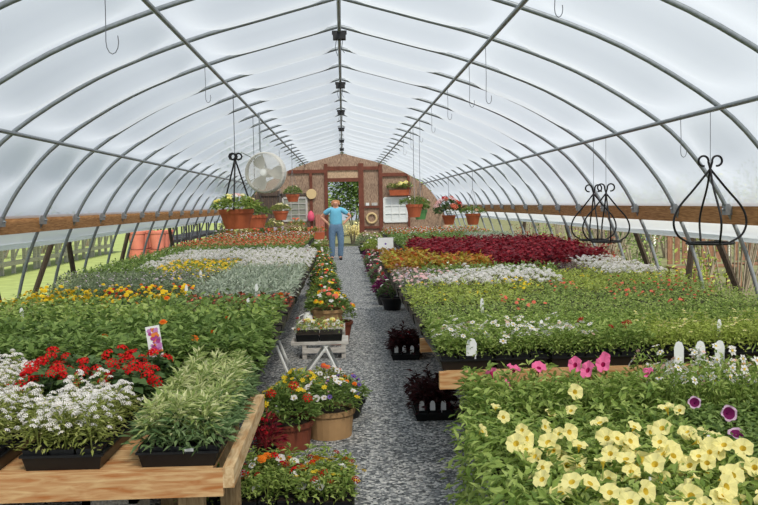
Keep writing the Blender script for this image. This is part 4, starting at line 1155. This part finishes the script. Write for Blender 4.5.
def bare_shrub(x, y, H, label, seed=1, group=None):
    rng = np.random.default_rng(seed); o = link('bare_shrub', None, None, (x, y, -.02)); tag(o, label, 'shrub', group)
    s = MB(); tips = []
    for q in range(16):
        t = rng.uniform(0, 6.28); lean = rng.uniform(.15, .5)
        p = [(0.1*math.cos(t), .1*math.sin(t), 0), (H*lean*.5*math.cos(t), H*lean*.5*math.sin(t), H*.55), (H*lean*1.0*math.cos(t), H*lean*math.sin(t), H*rng.uniform(.85, 1.05))]
        s.tube(p, [.013, .010, .004], 5); tips.append(p[2])
        for w in range(3):
            u = Vector(p[1]).lerp(Vector(p[2]), rng.uniform(0, .8)); s.tube([u, u+Vector((rng.normal(0, .14), rng.normal(0, .14), .2))], [.008, .003], 4)
    put('branches', s, M['bark'], o)
    f = MB(); n = 160; ci = rng.integers(0, len(tips), n); pos = np.array(tips)[ci] + rng.normal(0, .16, (n, 3)); leaves(f, rng, pos, rng.uniform(0, 6.28, n), rng.normal(.2, .4, n), .06, .03, True); put('leaves', f, L['olive'], o)
    return o
# view through the doorway
for i, (x, y, R, H, lm) in enumerate(((-1.5, 37, 1.5, 3.4, 'mid'), (.5, 40.5, 1.8, 4.2, 'tree'), (2.6, 37, 1.5, 3.4, 'mid'), (-4.6, 43, 1.8, 5, 'tree'))):
    shrub(x, y, R, H, ('dark green tree seen through the doorway behind the woman', 'tallest green tree straight behind the doorway', 'mid green tree seen past the door post', 'pale tree beyond the doorway towards the lawn')[i], lm, seed=200+i, n=4200, name='tree', ll=.2, low=.97)
for i, (x, y) in enumerate(((.35, 32.6), (.75, 33.8))):
    shrub(x, y, .45, .8, ('pale leafy shrub just outside the doorway', 'pale leafy shrub farther outside the doorway')[i], 'cream', seed=210+i, n=500)
# lawn side: long weathered rack, clay coloured pots, dark shapes
for i in range(9):
    y0 = 8.0 + 2.45*i
    o = link('weathered_rack', None, None, (-8.0, y0, -.12)); tag(o, 'grey weathered rack section with crossed braces standing out on the lawn', 'rack', 'rack sections on the lawn')
    mb = MB(); mb.box(-.05, .05, 0, 2.42, .98, 1.10); mb.box(-.5, .5, 0, 2.42, 1.10, 1.14); put('rail', mb, M['paleboard'], o)
    mb = MB(); mb.box(-.05, .05, 0, 2.42, .30, .40); put('rail', mb, M['paleboard'], o)
    for q in range(4):
        mb = MB(); mb.box(-.04, .04, -.04, .04, 0, 1.1); put('post', mb, M['paleboard'], o, (0, .1+.73*q, 0))
    for q in range(3):
        mb = MB(); mb.tube([(0, .12+.73*q, .42), (0, .8+.73*q, .96)], .028, 4); put('brace', mb, M['paleboard'], o)
for i in range(6):
    x, y = -4.25 - .47*(i % 2), 19.8 + .47*(i//2); R, H = .21, .42
    mb = pot_mesh(R, H, .05, 'terra', .72)
    for q in range(3): mb.lathe([(R*.97, H+.05*q), (R*1.02, H+.05*q+.05), (R*.93, H+.05*q+.05)], 20)
    hgt = (.0, .0)[i % 2]
    o = put('stacked_pot', mb, M['terrapink'], None, (x, y, -.02+hgt)); tag(o, 'salmon plastic pot with others nested in it, standing on the lawn outside', 'flower pot', 'salmon pots on the lawn')
    mb2 = pot_mesh(R*.96, H*.95, .05, 'terra', .72); o = put('stacked_pot', mb2, M['terrapink'], None, (x, y, .56)); tag(o, 'salmon plastic pot at the top of a stack on the lawn outside', 'flower pot', 'salmon pots topping the stacks')
for i in range(5):
    y = 22.6 + 1.7*i
    o = link('dark_trolley', None, None, (-4.6, y, -.02)); tag(o, 'dark plant trolley parked outside in the line beyond the salmon pots', 'trolley', 'dark trolleys on the lawn')
    mb = MB(); mb.box(-.4, .4, -.7, .7, .62, .70); mb.box(-.4, .4, -.7, .7, .2, .26); put('deck', mb, M['dark'], o)
    for a in (-.38, .38):
        for b in (-.66, .66):
            mb = MB(); mb.tube([(a, b, .08), (a, b, 1.05)], .025, 6); put('post', mb, M['dark'], o)
            mb = MB(); mb.lathe([(0, -.02), (.08, -.02), (.08, .02), (0, .02)], 14); w = put('wheel', mb, M['black'], o, (a, b, .08)); w.rotation_euler = (0, PI/2, 0)
for i in range(22):
    y = 18 + 2.1*(i % 11) + (i//11)*.9; x = -9 - 3*(i//11)
    if i < 11: shrub(x-1.5-.3*(i%2), 9.5+i*2.6, 1.2, 1.25 + .15*(i % 3), 'rounded bush in the hedge line far across the lawn', ('mid', 'dark', 'tree')[i % 3], 'bushes across the lawn', 300+i, 420, ll=.16)
# shrub side
for i, (x, y, H) in enumerate(((4.9, 8.7, 1.5), (4.9, 10.6, 1.7), (6.4, 7.6, 1.7), (6.0, 11.6, 1.6), (6.6, 9.6, 1.6), (4.8, 15.6, 1.5))):
    bare_shrub(x, y, H, ('bare stemmed shrub outside behind the near iron hanger', 'tallest bare stemmed shrub outside beyond the hip board', 'bare stemmed shrub farthest out behind the near iron hanger', 'bare stemmed shrub outside behind the pair of iron hangers', 'bare stemmed shrub outside nearest the open end', 'bare stemmed shrub outside beside the red coleus')[i], 400+i)
for i in range(3):
    x, y = 5.4 + .66*i, 13.3 + .25*i
    o = link('wooden_bench_seat', None, None, (x, y, -.02)); o.name = 'garden_chair'; tag(o, ('weathered brown garden chair nearest the hoops outside', 'weathered brown garden chair in the middle of three outside', 'weathered brown garden chair farthest out of the three')[i], 'chair')
    mb = MB()
    for q in range(4): mb.box(-.24, .24, -.22+.11*q, -.13+.11*q, .40, .425)
    put('seat', mb, M['chairwood'], o)
    mb = MB()
    for q in range(4): mb.box(-.22+.12*q, -.14+.12*q, .22, .245, .45, .95)
    mb.box(-.25, .25, .215, .25, .9, .97); put('backrest', mb, M['chairwood'], o)
    for a in (-.22, .22):
        for b in (-.2, .22):
            mb = MB(); mb.box(a-.025, a+.025, b-.025, b+.025, 0, .42); put('leg', mb, M['chairwood'], o)
mb = MB(); mb.lathe([(0, 0), (.27, 0), (.29, .1), (.28, .3), (.3, .32), (.3, .6), (.28, .62), (.28, .86), (.25, .88), (0, .88)], 20)
o = put('barrel', mb, M['barrel'], None, (10.6, 29.6, -.02), smooth=True); tag(o, 'blue barrel standing far outside past the white rail fence', 'barrel')
for i in range(9):
    y0 = 6.0 + 2.6*i
    o = link('rail_fence', None, None, (9.8, y0, -.02)); tag(o, 'white two-rail fence section in the line beyond the shrubs', 'fence', 'white rail fence')
    for z_ in (.55, .98):
        mb = MB(); mb.box(-.03, .03, 0, 2.58, z_-.06, z_+.06); put('rail', mb, M['white'], o)
    mb = MB(); mb.box(-.06, .06, -.06, .06, 0, 1.15); put('post', mb, M['white'], o)
mb = MB(); mb.tube([(0, 0, 0), (0, 2.4, .0)], .13, 14); o = put('white_pipe', mb, M['white'], None, (4.9, 5.2, .62)); tag(o, 'thick pale pipe resting on blocks outside at the open end', 'pipe')
for i in range(2):
    mb = MB(); mb.box(-.2, .2, -.1, .1, 0, .49); o = put('concrete_block', mb, M['concrete'], None, (4.9, 5.5+1.7*i, -.02)); tag(o, ('concrete block stack under the near end of the pale pipe', 'concrete block stack under the far end of the pale pipe')[i], 'block')
for i in range(14):
    shrub(13.5 + 1.2*(i % 2), 7 + 2.6*i, 1.5, 2.0 + .3*(i % 3), 'bush in the hedge line beyond the white fence', ('mid', 'dark', 'tree')[i % 3], 'bushes beyond the white fence', 500+i, 420, ll=.16)
for i, (x, y) in enumerate(((4.35, 10.3), (4.4, 12.6), (4.5, 14.8), (4.5, 17), (4.6, 19.5), (4.6, 22))):
    shrub(x, y, .42, .95, 'low leafy shrub outside along the shrub-side hoops', ('lime', 'mid', 'begonia')[i % 3], 'low shrubs along the hoops', 520+i, 320, ll=.07)

for i in range(12):
    if i in (0, 2, 3): continue
    x, y = 7.1 + .5*((i*5) % 3), 9.0 + 1.75*i
    shrub(x, y, .8, 1.15 + .12*(i % 4), 'leafy bush in the loose row between the hoops and the white fence', ('dark', 'olive', 'mid', 'begonia')[i % 4], 'bushes between hoops and white fence', 560+i, 520, ll=.085, low=.95)
for i in range(6):
    bare_shrub(5.3 + .5*(i % 2), 17.2 + 1.6*i, 1.5 + .1*(i % 3), 'bare stemmed shrub in the far row outside beyond the coleus', 600+i, 'far bare shrubs')

# ------------------------------------------------------------------ sky, sun, camera
w = bpy.data.worlds.new('sky'); SC.world = w; w.use_nodes = True
bg = w.node_tree.nodes['Background']; bg.inputs[0].default_value = (.80, .89, 1.0, 1); bg.inputs[1].default_value = .58
sun = bpy.data.lights.new('sun', 'SUN'); sun.energy = 6.0; sun.angle = math.radians(12); sun.color = (1, .93, .82)
so = bpy.data.objects.new('sun', sun); COL.objects.link(so)
so.rotation_euler = Vector((-.22, .63, -.75)).to_track_quat('-Z', 'Y').to_euler()

F = 858.0
cam = bpy.data.cameras.new('camera'); co = bpy.data.objects.new('camera', cam); COL.objects.link(co)
cam.sensor_width = 36; cam.lens = F/758*36; cam.clip_start = .05; cam.clip_end = 300
roll = .0218
Yc = Vector((-36, 48.5, -F)).normalized()
up = Vector((-math.sin(roll), math.cos(roll), 0)); Zc = (up - Yc*up.dot(Yc)).normalized(); Xc = Yc.cross(Zc)
Rm = Matrix((Xc, Yc, Zc)).transposed()          # world -> camera
co.matrix_world = Matrix.Translation((0, 0, 1.5)) @ Rm.transposed().to_4x4()
SC.camera = co
vs = SC.view_settings
vs.view_transform = 'Standard'; vs.look = 'None'; vs.gamma = 1; vs.use_curve_mapping = False; vs.exposure = 0.10
SC.cycles.max_bounces = 10; SC.cycles.diffuse_bounces = 4; SC.cycles.transparent_max_bounces = 12
SC.cycles.use_denoising = True
